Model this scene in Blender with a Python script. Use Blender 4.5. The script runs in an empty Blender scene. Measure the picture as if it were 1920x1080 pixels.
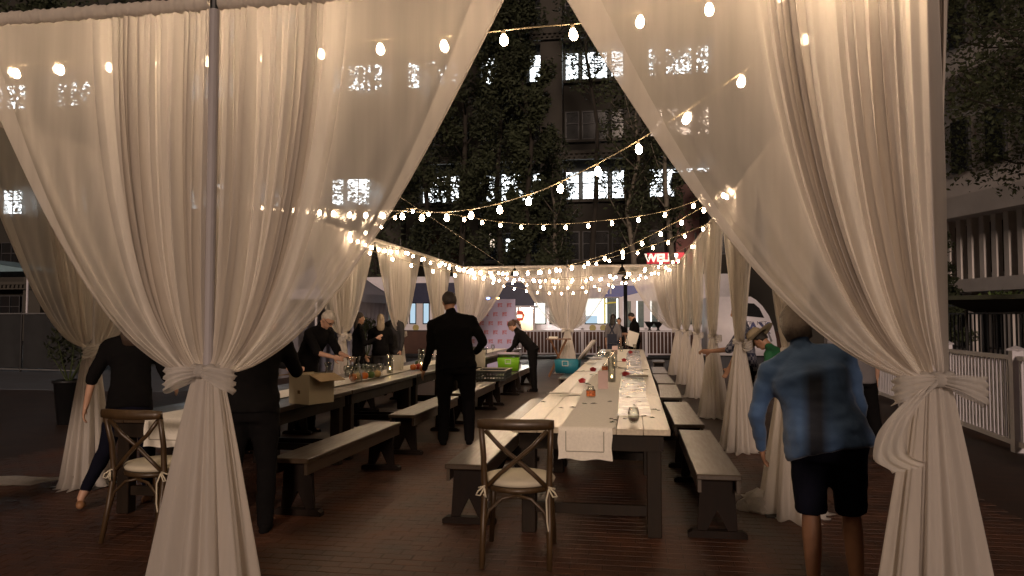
import bpy, bmesh, math, random
import numpy as np
from mathutils import Vector, Matrix, Quaternion, noise

SC = bpy.context.scene
COL = SC.collection
PI = math.pi
R = math.radians

# ---------------------------------------------------------------- camera
PITCH, YAW, FPX = math.atan(62/1400), R(9.28), 1400.0
EYE = Vector((0, 0, 1.5))
cam_d = bpy.data.cameras.new('camera')
cam = bpy.data.objects.new('camera', cam_d); COL.objects.link(cam)
cam.location = EYE
cam.rotation_euler = (PI/2 + PITCH, 0, YAW)
cam_d.sensor_width = 36; cam_d.lens = 36*FPX/1920
cam_d.clip_start = 0.05; cam_d.clip_end = 600
SC.camera = cam

# ---------------------------------------------------------------- world, added street-light fill, exposure
w = bpy.data.worlds.new('World'); SC.world = w; w.use_nodes = True
nt = w.node_tree; nt.nodes.clear()
sky = nt.nodes.new('ShaderNodeTexSky'); sky.sky_type = 'NISHITA'; sky.sun_disc = False
sky.sun_elevation = R(1.0); sky.sun_rotation = R(200)
tint = nt.nodes.new('ShaderNodeMixRGB'); tint.blend_type = 'MULTIPLY'; tint.inputs[0].default_value = 1
tint.inputs[2].default_value = (1.0, .80, .68, 1)
bg = nt.nodes.new('ShaderNodeBackground'); bg.inputs[1].default_value = 0.006
out = nt.nodes.new('ShaderNodeOutputWorld')
nt.links.new(sky.outputs[0], tint.inputs[1]); nt.links.new(tint.outputs[0], bg.inputs[0]); nt.links.new(bg.outputs[0], out.inputs[0])
street_fill_d = bpy.data.lights.new('street_fill', 'SUN'); street_fill_d.energy = 1.4; street_fill_d.angle = R(8); street_fill_d.color = (1, .74, .58)  # low warm fill added behind the camera, standing in for unseen street light
street_fill = bpy.data.objects.new('street_fill', street_fill_d); COL.objects.link(street_fill); street_fill.rotation_euler = (R(76), 0, R(6))
SC.view_settings.view_transform = 'Standard'; SC.view_settings.look = 'None'
SC.view_settings.exposure = 0.0; SC.view_settings.gamma = 1.0
SC.view_settings.use_curve_mapping = False
SC.render.engine = 'CYCLES'
cy = SC.cycles
cy.use_denoising = True
try: cy.denoiser = 'OPENIMAGEDENOISE'
except Exception: pass
cy.use_light_tree = True
cy.max_bounces = 7; cy.diffuse_bounces = 3; cy.glossy_bounces = 3; cy.transmission_bounces = 6; cy.transparent_max_bounces = 24
cy.sample_clamp_indirect = 2.5; cy.caustics_reflective = False; cy.caustics_refractive = False
cy.use_adaptive_sampling = True; cy.adaptive_threshold = 0.02

BULB_POWER = 128.0

# ---------------------------------------------------------------- pixel helpers (photograph 1920x1080)
_d = Vector((-math.sin(YAW)*math.cos(PITCH), math.cos(YAW)*math.cos(PITCH), math.sin(PITCH)))
_r = Vector((math.cos(YAW), math.sin(YAW), 0)); _u = _r.cross(_d)
def ray(px, py): return (_d*FPX + _r*(px-960) + _u*(540-py)).normalized()
def at_z(px, py, z): v = ray(px, py); return EYE + v*((z-EYE.z)/v.z)
def at_y(px, py, y): v = ray(px, py); return EYE + v*(y/v.y)
def at_x(px, py, x): v = ray(px, py); return EYE + v*(x/v.x)

# ---------------------------------------------------------------- materials
MATS = {}
def nodes(name):
    m = bpy.data.materials.new(name); m.use_nodes = True; MATS[name] = m
    return m, m.node_tree, m.node_tree.nodes, m.node_tree.links
def mat(name, col, rough=.6, metal=0.0, var=.15, scale=6.0, bump=0.0, bscale=40.0, stretch=(1,1,1), spec=.5, coat=0.0, emis=None, estr=0, trans=0.0, alpha=1.0, var2=None, sheen=0.0):
    if name in MATS: return MATS[name]
    m, t, N, L = nodes(name)
    b = N['Principled BSDF']
    b.inputs['Roughness'].default_value = rough; b.inputs['Metallic'].default_value = metal
    b.inputs['Specular IOR Level'].default_value = spec
    b.inputs['Coat Weight'].default_value = coat; b.inputs['Coat Roughness'].default_value = .25
    b.inputs['Transmission Weight'].default_value = trans; b.inputs['Alpha'].default_value = alpha
    if sheen: b.inputs['Sheen Weight'].default_value = sheen
    tc = N.new('ShaderNodeTexCoord'); mp = N.new('ShaderNodeMapping'); mp.inputs['Scale'].default_value = stretch
    L.new(tc.outputs['Object'], mp.inputs[0])
    oi = N.new('ShaderNodeObjectInfo')
    if var:
        n = N.new('ShaderNodeTexNoise'); n.inputs['Scale'].default_value = scale; n.inputs['Detail'].default_value = 5
        L.new(mp.outputs[0], n.inputs[0])
        r = N.new('ShaderNodeMapRange'); r.inputs[1].default_value = .3; r.inputs[2].default_value = .7
        r.inputs[3].default_value = 1-var; r.inputs[4].default_value = 1+var
        L.new(n.outputs[0], r.inputs[0])
        rr = N.new('ShaderNodeMapRange'); rr.inputs[3].default_value = 1-var*.6; rr.inputs[4].default_value = 1+var*.6
        L.new(oi.outputs['Random'], rr.inputs[0])
        mu = N.new('ShaderNodeMath'); mu.operation = 'MULTIPLY'; L.new(r.outputs[0], mu.inputs[0]); L.new(rr.outputs[0], mu.inputs[1])
        h = N.new('ShaderNodeVectorMath'); h.operation = 'SCALE'; h.inputs[0].default_value = col
        L.new(mu.outputs[0], h.inputs['Scale']); L.new(h.outputs[0], b.inputs['Base Color'])
        r2 = N.new('ShaderNodeMapRange'); r2.inputs[3].default_value = max(0, rough-.1); r2.inputs[4].default_value = min(1, rough+.12)
        L.new(n.outputs[0], r2.inputs[0]); L.new(r2.outputs[0], b.inputs['Roughness'])
    else:
        b.inputs['Base Color'].default_value = (*col, 1)
    if bump:
        n2 = N.new('ShaderNodeTexNoise'); n2.inputs['Scale'].default_value = bscale; n2.inputs['Detail'].default_value = 4
        L.new(mp.outputs[0], n2.inputs[0])
        bp = N.new('ShaderNodeBump'); bp.inputs['Strength'].default_value = bump; bp.inputs['Distance'].default_value = .01
        L.new(n2.outputs[0], bp.inputs['Height']); L.new(bp.outputs[0], b.inputs['Normal'])
    if emis:
        b.inputs['Emission Color'].default_value = (*emis, 1); b.inputs['Emission Strength'].default_value = estr
    return m
def emit(name, col, strength):
    m, t, N, L = nodes(name)
    N.remove(N['Principled BSDF']); e = N.new('ShaderNodeEmission'); e.inputs[0].default_value = (*col, 1); e.inputs[1].default_value = strength
    L.new(e.outputs[0], N['Material Output'].inputs[0]); return m
def voile(name, col, lo, hi, tl=.5):
    """sheer woven cloth: open weave lets part of the light straight through, thread scatters and transmits the rest;
    the weave closes up at grazing angles and where the cloth is gathered"""
    m, t, N, L = nodes(name)
    N.remove(N['Principled BSDF'])
    at = N.new('ShaderNodeAttribute'); at.attribute_name = 'gather'
    mr = N.new('ShaderNodeMapRange'); mr.inputs[3].default_value = lo; mr.inputs[4].default_value = hi
    L.new(at.outputs['Fac'], mr.inputs[0])
    lw = N.new('ShaderNodeLayerWeight'); lw.inputs[0].default_value = .35
    inv = N.new('ShaderNodeMath'); inv.operation = 'SUBTRACT'; inv.inputs[0].default_value = 1; L.new(mr.outputs[0], inv.inputs[1])
    ma = N.new('ShaderNodeMath'); ma.operation = 'MULTIPLY_ADD'; ma.use_clamp = True
    L.new(lw.outputs['Facing'], ma.inputs[0]); L.new(inv.outputs[0], ma.inputs[1]); L.new(mr.outputs[0], ma.inputs[2])
    tc = N.new('ShaderNodeTexCoord')
    mp = N.new('ShaderNodeMapping'); mp.inputs['Scale'].default_value = (16, 16, .8); L.new(tc.outputs['Object'], mp.inputs[0])
    n = N.new('ShaderNodeTexNoise'); n.inputs['Scale'].default_value = 1.0; n.inputs['Detail'].default_value = 4; L.new(mp.outputs[0], n.inputs[0])
    nr = N.new('ShaderNodeMapRange'); nr.inputs[1].default_value=.3; nr.inputs[2].default_value=.7; nr.inputs[3].default_value = .94; nr.inputs[4].default_value = 1.04
    L.new(n.outputs[0], nr.inputs[0])
    mm = N.new('ShaderNodeMath'); mm.operation = 'MULTIPLY'; mm.use_clamp = True; L.new(ma.outputs[0], mm.inputs[0]); L.new(nr.outputs[0], mm.inputs[1])
    cs = N.new('ShaderNodeVectorMath'); cs.operation = 'SCALE'; cs.inputs[0].default_value = col; L.new(nr.outputs[0], cs.inputs['Scale'])
    df = N.new('ShaderNodeBsdfDiffuse'); L.new(cs.outputs[0], df.inputs[0])
    tr = N.new('ShaderNodeBsdfTranslucent'); L.new(cs.outputs[0], tr.inputs[0])
    mx = N.new('ShaderNodeMixShader'); mx.inputs[0].default_value = tl; L.new(df.outputs[0], mx.inputs[1]); L.new(tr.outputs[0], mx.inputs[2])
    tp0 = N.new('ShaderNodeBsdfTransparent')
    rf = N.new('ShaderNodeBsdfRefraction'); rf.inputs['IOR'].default_value = 1.025; rf.inputs['Roughness'].default_value = .42   # threads bend a little of the light: soft halos round lamps
    tp = N.new('ShaderNodeMixShader'); tp.inputs[0].default_value = .10; L.new(tp0.outputs[0], tp.inputs[1]); L.new(rf.outputs[0], tp.inputs[2])
    m2 = N.new('ShaderNodeMixShader'); L.new(mm.outputs[0], m2.inputs[0]); L.new(tp.outputs[0], m2.inputs[1]); L.new(mx.outputs[0], m2.inputs[2])
    L.new(m2.outputs[0], N['Material Output'].inputs[0]); return m
def glassy(name, tintc=(1,1,1), alpha=.25, rough=.03):
    """thin clear glass: transparent with a glossy skin"""
    m, t, N, L = nodes(name); N.remove(N['Principled BSDF'])
    tp = N.new('ShaderNodeBsdfTransparent'); tp.inputs[0].default_value = (*tintc, 1)
    gl = N.new('ShaderNodeBsdfGlossy'); gl.inputs['Roughness'].default_value = rough
    lw = N.new('ShaderNodeLayerWeight'); lw.inputs[0].default_value = alpha
    mx = N.new('ShaderNodeMixShader'); L.new(lw.outputs['Facing'], mx.inputs[0]); L.new(tp.outputs[0], mx.inputs[1]); L.new(gl.outputs[0], mx.inputs[2])
    L.new(mx.outputs[0], N['Material Output'].inputs[0]); return m

VOILE = voile('ivory_voile', (.84, .79, .74), .44, .994, .55)
TIEM = voile('tie_voile', (.84, .80, .76), .55, .9)
WIRE = mat('wire', (.30, .25, .16), .5, var=0)
SOCK = mat('bulb_socket', (.35, .30, .2), .5, var=0)
BULB = emit('warm_bulb', (1.0, .70, .43), BULB_POWER)
POLE = mat('painted_pole', (.42, .39, .40), .6, .0, var=.05)
BLACKM = mat('black_iron', (.02, .02, .022), .45, .3, var=.1)
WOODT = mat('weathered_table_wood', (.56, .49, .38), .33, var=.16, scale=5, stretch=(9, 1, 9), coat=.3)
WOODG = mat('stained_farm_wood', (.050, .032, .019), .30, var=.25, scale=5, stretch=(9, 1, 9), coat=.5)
WOODB = mat('stained_bench_wood', (.045, .028, .015), .36, var=.22, scale=5, stretch=(9, 1, 9), coat=.6)
DARKW = mat('blackened_leg_wood', (.016, .010, .006), .55, var=.3, scale=5, stretch=(3, 3, 1), spec=.2)
WOODC = mat('honey_chair_wood', (.060, .034, .014), .42, var=.2, scale=12, stretch=(3, 3, 1), bump=.15, coat=.2)
WOODE = mat('dark_end_board', (.012, .007, .005), .6, var=.25, scale=6, stretch=(3,3,1), spec=.15)
LINEN = mat('linen', (.82, .78, .70), .9, var=.06, scale=60, bump=.3, bscale=300, sheen=.2)
LINENG = mat('linen_stitch', (.33, .31, .26), .9, var=.05)
PAPER = mat('paper', (.72, .69, .62), .8, var=.04)
CREAM = mat('seat_cushion', (.66, .60, .47), .9, var=.05, bump=.2, bscale=120)
WHITEP = mat('white_vinyl', (.62, .60, .66), .5, var=.05)
GLASS = glassy('clear_glass', (.96, .97, .95), .35)
SKIN = mat('skin', (.50, .29, .20), .5, var=.08, scale=20)
SKIN2 = mat('tanned_skin', (.38, .20, .12), .5, var=.08, scale=20)
BLACKC = mat('black_cotton', (.006, .0055, .006), .95, var=.15, bump=.3, bscale=25, spec=.1)
NAVY = mat('navy_cotton', (.006, .0065, .014), .95, var=.15, bump=.3, bscale=25, spec=.1)

# ---------------------------------------------------------------- object helpers
def tag(o, label=None, cat=None, group=None, kind=None):
    if label: o['label'] = label
    if cat: o['category'] = cat
    if group: o['group'] = group
    if kind: o['kind'] = kind
    return o
def empty(name, loc=(0,0,0), rz=0, label=None, cat=None, group=None):
    o = bpy.data.objects.new(name, None); COL.objects.link(o); o.location = loc; o.rotation_euler = (0,0,rz)
    o.empty_display_size = .1
    return tag(o, label, cat, group)
def link_mesh(name, me, parent=None, loc=(0,0,0), rot=(0,0,0), scale=None):
    o = bpy.data.objects.new(name, me); COL.objects.link(o); o.location = loc; o.rotation_euler = rot
    if scale: o.scale = scale
    if parent is not None: o.parent = parent
    return o
def obj(name, bm, m, parent=None, smooth=False, loc=(0,0,0), rot=(0,0,0), bevel=0):
    if bevel:
        bmesh.ops.bevel(bm, geom=[e for e in bm.edges if e.calc_face_angle(0) > .6], offset=bevel, segments=1, affect='EDGES', clamp_overlap=True)
    bmesh.ops.recalc_face_normals(bm, faces=bm.faces)
    me = bpy.data.meshes.new(name); bm.to_mesh(me); bm.free()
    me.materials.append(m)
    if smooth: me.polygons.foreach_set('use_smooth', [True]*len(me.polygons))
    return link_mesh(name, me, parent, loc, rot)
def copy_tree(o, parent=None):
    c = o.copy(); COL.objects.link(c)
    if parent is not None: c.parent = parent
    for ch in list(o.children): copy_tree(ch, c)
    return c
def dup(root, loc, rz=0, label=None, group=None, scale=None):
    c = copy_tree(root); c.location = loc; c.rotation_euler = (0,0,rz)
    if scale: c.scale = scale
    if label: c['label'] = label
    if group: c['group'] = group
    return c

def box(bm, x0, x1, y0, y1, z0, z1, M=None):
    vs = [bm.verts.new((x, y, z)) for z in (z0, z1) for y in (y0, y1) for x in (x0, x1)]
    for f in ((0,2,3,1),(4,5,7,6),(0,1,5,4),(2,6,7,3),(0,4,6,2),(1,3,7,5)): bm.faces.new([vs[i] for i in f])
    if M is not None: bmesh.ops.transform(bm, matrix=M, verts=vs)
    return vs
def frame_of(d):
    d = d.normalized(); a = Vector((0,0,1)) if abs(d.z) < .9 else Vector((1,0,0))
    x = a.cross(d).normalized(); return x, d.cross(x)
def tube(bm, pts, rad, seg=8, cap=True, closed=False):
    pts = [Vector(p) for p in pts]; n = len(pts)
    rads = rad if hasattr(rad, '__len__') else [rad]*n
    rings = []; x = None
    for i, p in enumerate(pts):
        d = (pts[(i+1) % n] if closed else pts[min(i+1, n-1)]) - (pts[i-1] if closed else pts[max(i-1, 0)])
        if d.length < 1e-9: d = Vector((0,0,1))
        d.normalize()
        if x is None: x, y = frame_of(d)
        else:
            x = (x - d*x.dot(d)); x = x.normalized() if x.length > 1e-6 else frame_of(d)[0]; y = d.cross(x)
        rings.append([bm.verts.new(p + (x*math.cos(2*PI*k/seg) + y*math.sin(2*PI*k/seg))*rads[i]) for k in range(seg)])
    for i in range(n if closed else n-1):
        a, b = rings[i], rings[(i+1) % n]
        for k in range(seg): bm.faces.new((a[k], a[(k+1)%seg], b[(k+1)%seg], b[k]))
    if cap and not closed:
        bm.faces.new(rings[0][::-1]); bm.faces.new(rings[-1])
    return rings
def lathe(bm, prof, seg=20, c=(0,0,0), cap0=True, cap1=False, sx=1, sy=1):
    c = Vector(c); rings = []
    for r, z in prof:
        rings.append([bm.verts.new(c + Vector((sx*r*math.cos(2*PI*k/seg), sy*r*math.sin(2*PI*k/seg), z))) for k in range(seg)])
    for a, b in zip(rings, rings[1:]):
        for k in range(seg): bm.faces.new((a[k], a[(k+1)%seg], b[(k+1)%seg], b[k]))
    if cap0: bm.faces.new(rings[0][::-1])
    if cap1: bm.faces.new(rings[-1])
def ellipsoid(bm, c, r, seg=12, M=None):
    mx = Matrix.Translation(c) @ (M if M is not None else Matrix.Identity(4)) @ Matrix.Diagonal((*r, 1))
    bmesh.ops.create_uvsphere(bm, u_segments=seg, v_segments=max(6, seg*2//3), radius=1, matrix=mx)
def prism(bm, poly, y0, y1, axis='y'):
    """extrude a 2-D outline (a,b); axis y: a=x b=z, axis x: a=y b=z, axis z: a=x b=y"""
    def P(a, b, t): return (a, t, b) if axis == 'y' else ((t, a, b) if axis == 'x' else (a, b, t))
    v0 = [bm.verts.new(P(a, b, y0)) for a, b in poly]; v1 = [bm.verts.new(P(a, b, y1)) for a, b in poly]
    bm.faces.new(v0); bm.faces.new(v1[::-1])
    for i in range(len(poly)):
        j = (i+1) % len(poly); bm.faces.new((v0[i], v1[i], v1[j], v0[j]))
def grid_mesh(name, P, m, attr=None, parent=None, loc=(0,0,0), closed_u=False):
    """P: array (nv, nu, 3)"""
    nv, nu, _ = P.shape
    idx = np.arange(nv*nu).reshape(nv, nu)
    a = idx[:-1, :-1].ravel(); b = idx[:-1, 1:].ravel(); c = idx[1:, 1:].ravel(); d = idx[1:, :-1].ravel()
    F = np.stack([a, b, c, d], 1)
    if closed_u:
        F = np.concatenate([F, np.stack([idx[:-1, -1], idx[:-1, 0], idx[1:, 0], idx[1:, -1]], 1)])
    me = bpy.data.meshes.new(name); me.from_pydata(P.reshape(-1, 3).tolist(), [], F.tolist())
    me.materials.append(m); me.polygons.foreach_set('use_smooth', [True]*len(me.polygons))
    if attr is not None:
        at = me.attributes.new('gather', 'FLOAT', 'POINT'); at.data.foreach_set('value', np.asarray(attr, dtype=np.float32).ravel())
    me.update()
    if parent is False: return me
    return link_mesh(name, me, parent, loc)
def text(name, body, size, m, parent, loc, rot=(PI/2,0,0), depth=.004, bold=.0, align='CENTER', sx=1):
    cu = bpy.data.curves.new(name, 'FONT'); cu.body = body; cu.size = size; cu.extrude = depth; cu.offset = bold
    cu.align_x = align; cu.align_y = 'CENTER'; cu.resolution_u = 3
    o = bpy.data.objects.new(name, cu); COL.objects.link(o)
    me = bpy.data.meshes.new_from_object(o); COL.objects.unlink(o); bpy.data.objects.remove(o)
    me.materials.clear(); me.materials.append(m)
    return link_mesh(name, me, parent, loc, rot, (sx,1,1))

#@@STRUCTURE
H = 3.06; ZT = 1.26
XL, XR, YF, YB = -4.95, 1.22, 3.35, 21.4
# ---------------------------------------------------------------- ground
def brick_mat():
    m, t, N, L = nodes('brick_paving')
    b = N['Principled BSDF']
    tc = N.new('ShaderNodeTexCoord'); br = N.new('ShaderNodeTexBrick')
    br.inputs['Scale'].default_value = 1; br.inputs['Brick Width'].default_value = .2; br.inputs['Row Height'].default_value = .1
    br.inputs['Mortar Size'].default_value = .004; br.offset = .5
    br.inputs['Color1'].default_value = (.05, .021, .012, 1); br.inputs['Color2'].default_value = (.036, .016, .010, 1); br.inputs['Mortar'].default_value = (.026, .013, .009, 1)
    L.new(tc.outputs['Object'], br.inputs[0])
    n = N.new('ShaderNodeTexNoise'); n.inputs['Scale'].default_value = 1.3; n.inputs['Detail'].default_value = 6; L.new(tc.outputs['Object'], n.inputs[0])
    mr = N.new('ShaderNodeMapRange'); mr.inputs[1].default_value=.3; mr.inputs[2].default_value=.7; mr.inputs[3].default_value = .65; mr.inputs[4].default_value = 1.35; L.new(n.outputs[0], mr.inputs[0])
    s = N.new('ShaderNodeVectorMath'); s.operation = 'SCALE'; L.new(br.outputs[0], s.inputs[0]); L.new(mr.outputs[0], s.inputs['Scale'])
    L.new(s.outputs[0], b.inputs['Base Color']); b.inputs['Roughness'].default_value = .62
    bp = N.new('ShaderNodeBump'); bp.inputs['Strength'].default_value = .5; bp.inputs['Distance'].default_value = .004; bp.invert = True
    L.new(br.outputs['Fac'], bp.inputs['Height']); L.new(bp.outputs[0], b.inputs['Normal'])
    return m
BRICKM = brick_mat()
BRICK1 = mat('fired_brick', (.062, .023, .011), .55, var=.5, scale=3, bump=.5, bscale=60)
bm = bmesh.new(); box(bm, -60, 60, -6, 29, -.3, -.003); obj('brick_pavement', bm, BRICKM)['kind'] = 'structure'
pave = bpy.data.objects['brick_pavement']
bm = bmesh.new(); box(bm, -.097, .097, -.047, .047, -.012, 0); bmesh.ops.bevel(bm, geom=[e for e in bm.edges if all(v.co.z > -.001 for v in e.verts)], offset=.0015, segments=1, affect='EDGES')
bme = bpy.data.meshes.new('brick'); bm.to_mesh(bme); bm.free(); bme.materials.append(BRICK1)
rb = random.Random(4); nb = 0; rest = []
for j in range(33, 90):
    y = .1*j + .05
    for i in range(-34, 14):
        x = .2*i + .1 + (.1 if j % 2 else 0)
        p = (x, y)
        u = (x*_r.x + y*_r.y)/max(.1, (x*_d.x + y*_d.y))
        if abs(u) > .72: continue
        dz = rb.uniform(-.0008, .0004)
        if j < 60 and nb < 300 and -1.6 < x < 2.4 or (nb < 300 and j >= 40 and j < 52 and -3 < x < 2.2):
            o = link_mesh('brick', bme, pave, (x, y, dz), (rb.uniform(-.003,.003), rb.uniform(-.002,.002), rb.uniform(-.01,.01))); nb += 1
        else: rest.append((x, y, dz))
bm = bmesh.new()
for x, y, dz in rest:
    vs = [bm.verts.new(q) for q in ((x-.0962,y-.0462,dz),(x+.0962,y-.0462,dz),(x+.0962,y+.0462,dz),(x-.0962,y+.0462,dz),(x-.097,y-.047,-.006),(x+.097,y-.047,-.006),(x+.097,y+.047,-.006),(x-.097,y+.047,-.006))]
    bm.faces.new(vs[:4])
    for k in range(4): bm.faces.new((vs[k], vs[4+k], vs[4+(k+1)%4], vs[(k+1)%4]))
obj('paving_bricks', bm, BRICK1, pave)['kind'] = 'stuff'
ASPH = mat('asphalt', (.045, .045, .047), .85, var=.2, scale=.7, bump=.4, bscale=90)
bm = bmesh.new(); box(bm, -400, 400, 29, 500, -.3, -.12); obj('street', bm, ASPH)['kind'] = 'structure'
KERB = mat('granite_kerb', (.22, .21, .2), .8, var=.2)
bm = bmesh.new(); box(bm, -60, 60, 29, 29.2, -.3, .002); obj('kerb', bm, KERB)['kind'] = 'structure'
bm = bmesh.new(); box(bm, -400, 400, -200, -6, -.3, -.008); obj('plaza_ground', bm, ASPH)['kind'] = 'structure'
for s, a, b_ in (('ground', -400, -60), ('ground', 60, 400)):
    bm = bmesh.new(); box(bm, a, b_, -6, 29, -.3, -.008); obj(s, bm, ASPH)['kind'] = 'structure'
LAMPLIT_PAINT = mat('painted_lamplit_pavement', (.13,.14,.17), .85, var=.15, scale=2, bump=.3)  # street-lamp light on the ground put into a paler, bluish colour
bm = bmesh.new(); box(bm, -24, -9.5, 14.5, 22.5, -.1, .004); obj('painted_lamplit_ground', bm, LAMPLIT_PAINT)['kind'] = 'structure'

# ---------------------------------------------------------------- drapes
rp = random.Random(11)
def panel_points(half, seed, nu=150, nt=46, dense=.47):
    """one drape hanging from the bar, gathered at u=0 (pole) and stretched to the bay's middle, swept back to the tie"""
    rs = np.random.RandomState(seed)
    u = np.linspace(0, 1, nu)
    ud, uh = .72, .93
    xd = dense*half
    xt = np.where(u < ud, .016 + (xd-.016)*u/ud, np.where(u < uh, xd + (half-xd)*(u-ud)/(uh-ud), half - (u-uh)/(1-uh)*min(.17, half*.3)))
    n = 15 + rs.randint(0, 4)
    k = np.clip(u/ud, 0, 1)
    ph = 2*PI*n*(k + .018*np.sin(2*PI*k*3.3+seed) + .02*np.sin(2*PI*k*1.7+2*seed))
    amp_d = (.016 + .008*np.sin(5.1*k*PI+seed) + .005*np.sin(13*k+seed*2))
    ws = np.clip((u-ud)/(uh-ud), 0, 1)
    win = 1/(1+np.exp((u-ud)*70))
    t = np.linspace(0, 1, nt)[:, None]
    T = t**1.05
    s = (xt/half)[None, :]
    X = xt[None, :]
    p0x, p1x, p2x, p3x = X, X*(1-.28*s**2), X*(.72-.34*s), X*.04+.005
    v1, v2 = .45, .985
    b0, b1, b2, b3 = (1-T)**3, 3*T*(1-T)**2, 3*T*T*(1-T), T**3
    px = b0*p0x + b1*p1x + b2*p2x + b3*p3x
    v = b1*v1 + b2*(v2 + .02*s) + b3
    pz = H - v*(H-ZT)
    fade = (.55 + .75*np.sin(PI*np.clip(t*1.05, 0, 1)))*(1 - t**5*.72)
    y = win*amp_d*np.sin(ph)[None, :]*fade + win*.012*np.sin(ph*.37+3*t)[None, :][0]*fade
    px = px + win*.30*amp_d*np.sin(2*ph+.6)[None, :]*(1-t**3*.9)*.55
    sh = (1-win)
    y = y + sh*(.010*np.sin(2*PI*ws*3+seed)[None, :] + .012*np.sin(2*PI*(ws*1.4+t*.5)+seed))*(1-t**3)*(.3+t)
    y = y + sh*(u > uh)*(.018) + .10*np.sin(PI*t)**1.5*(.15+.6*s)*(.4+.6*np.sin(2.2*s+seed*.7))
    # drag folds running toward the tie
    y = y + .022*np.sin(2*PI*(s*7 + .8*t)+seed)*np.clip((t-.45)*2, 0, 1)*(1-t**6)
    th = PI*(u - .5)[None, :]
    wring = np.clip((t-.82)/.18, 0, 1)**1.5
    px = px + wring*.05*np.cos(th); y = y*(1-.6*wring) + wring*.055*np.sin(th*1.6)
    pz = pz - .015*wring*np.sin(ph*.5)[None, :]
    pz = pz + (1-t)**8*.006*np.sin(ph*.5)
    G = np.clip(win + (u > uh)*.25 + np.clip((t-.62)/.38, 0, 1)**1.2, 0, 1)*np.ones_like(px)
    return np.stack([px, y, pz], 2), G
def header_points(half, seed, nu=150):
    rs = np.random.RandomState(seed); x = np.linspace(.025, half, nu); a = np.linspace(0, 2*PI, 10, endpoint=False)
    rr = .029 + .0016*np.sin(x*55+seed) + .0022*np.sin(x*131+seed) + .0012*np.sin(x*233) + .001*rs.rand(nu)
    zz = H + .012 + .0015*np.sin(x*40)
    P = np.zeros((nu, 10, 3))
    P[:, :, 0] = x[:, None] + 0*a; P[:, :, 1] = rr[:, None]*np.cos(a); P[:, :, 2] = zz[:, None] + rr[:, None]*1.2*np.sin(a)
    return P
def skirt_points(seed, na=132, nt=30, rb_=.30, puddle=.06):
    rs = np.random.RandomState(seed); a = np.linspace(0, 2*PI, na, endpoint=False)[None, :]; t = np.linspace(0, 1, nt)[:, None]
    npl = 11 + seed % 3
    pr = .06 + (rb_-.06)*t**.85
    pl = 1 + (.10 + .10*t)*np.sin(npl*a + 1.2*np.sin(2*a+seed)) + .05*np.sin((2*npl+1)*a+seed+t) + .05*np.sin(3*a+seed)
    z = ZT - .01 - (ZT-.012)*np.clip(t/.95, 0, 1)
    z = z + .01*np.sin(npl*a)*(t > .9)*(t < .97)
    pr = pr + np.clip((t-.93)/.07, 0, 1)**.8*puddle*(.4+.9*np.sin(2*a+seed)**2)
    P = np.zeros((nt, na, 3)); P[:, :, 0] = pr*pl*np.cos(a); P[:, :, 1] = .72*pr*pl*np.sin(a); P[:, :, 2] = np.maximum(z, .006+.01*(np.sin(9*a+seed)**2))
    return P
MC = {}
def cached(key, fn):
    if key not in MC: MC[key] = fn()
    return MC[key]
def ribbon(pts, widths, wdir=(0,0,1), nseg=28, crinkle=.008, seed=0):
    pts = [Vector(p) for p in pts]; n = len(pts)
    def cr(i0, t):
        p = [pts[max(0, min(n-1, i0+k))] for k in (-1, 0, 1, 2)]
        return .5*((2*p[1]) + (-p[0]+p[2])*t + (2*p[0]-5*p[1]+4*p[2]-p[3])*t*t + (-p[0]+3*p[1]-3*p[2]+p[3])*t**3)
    wd = Vector(wdir); nw = 17; P = np.zeros((nseg+1, nw, 3))
    for i in range(nseg+1):
        f = i/nseg*(n-1); k = min(int(f), n-2); p = cr(k, f-k); wdt = widths[k]*(1-(f-k)) + widths[k+1]*(f-k)
        d = cr(k, min(1, f-k+.05)) - p; nn = d.cross(wd); nn = nn.normalized() if nn.length > 1e-6 else Vector((0,1,0))
        for j in range(nw):
            q = p + wd*wdt*(j/(nw-1)-.5)*(1+.05*math.sin(i*.9+j)) + nn*crinkle*(math.sin(j*1.35 + i*.10 + seed) + .5*math.sin(j*2.9 + i*.23))
            P[i, j] = q
    return P
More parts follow.
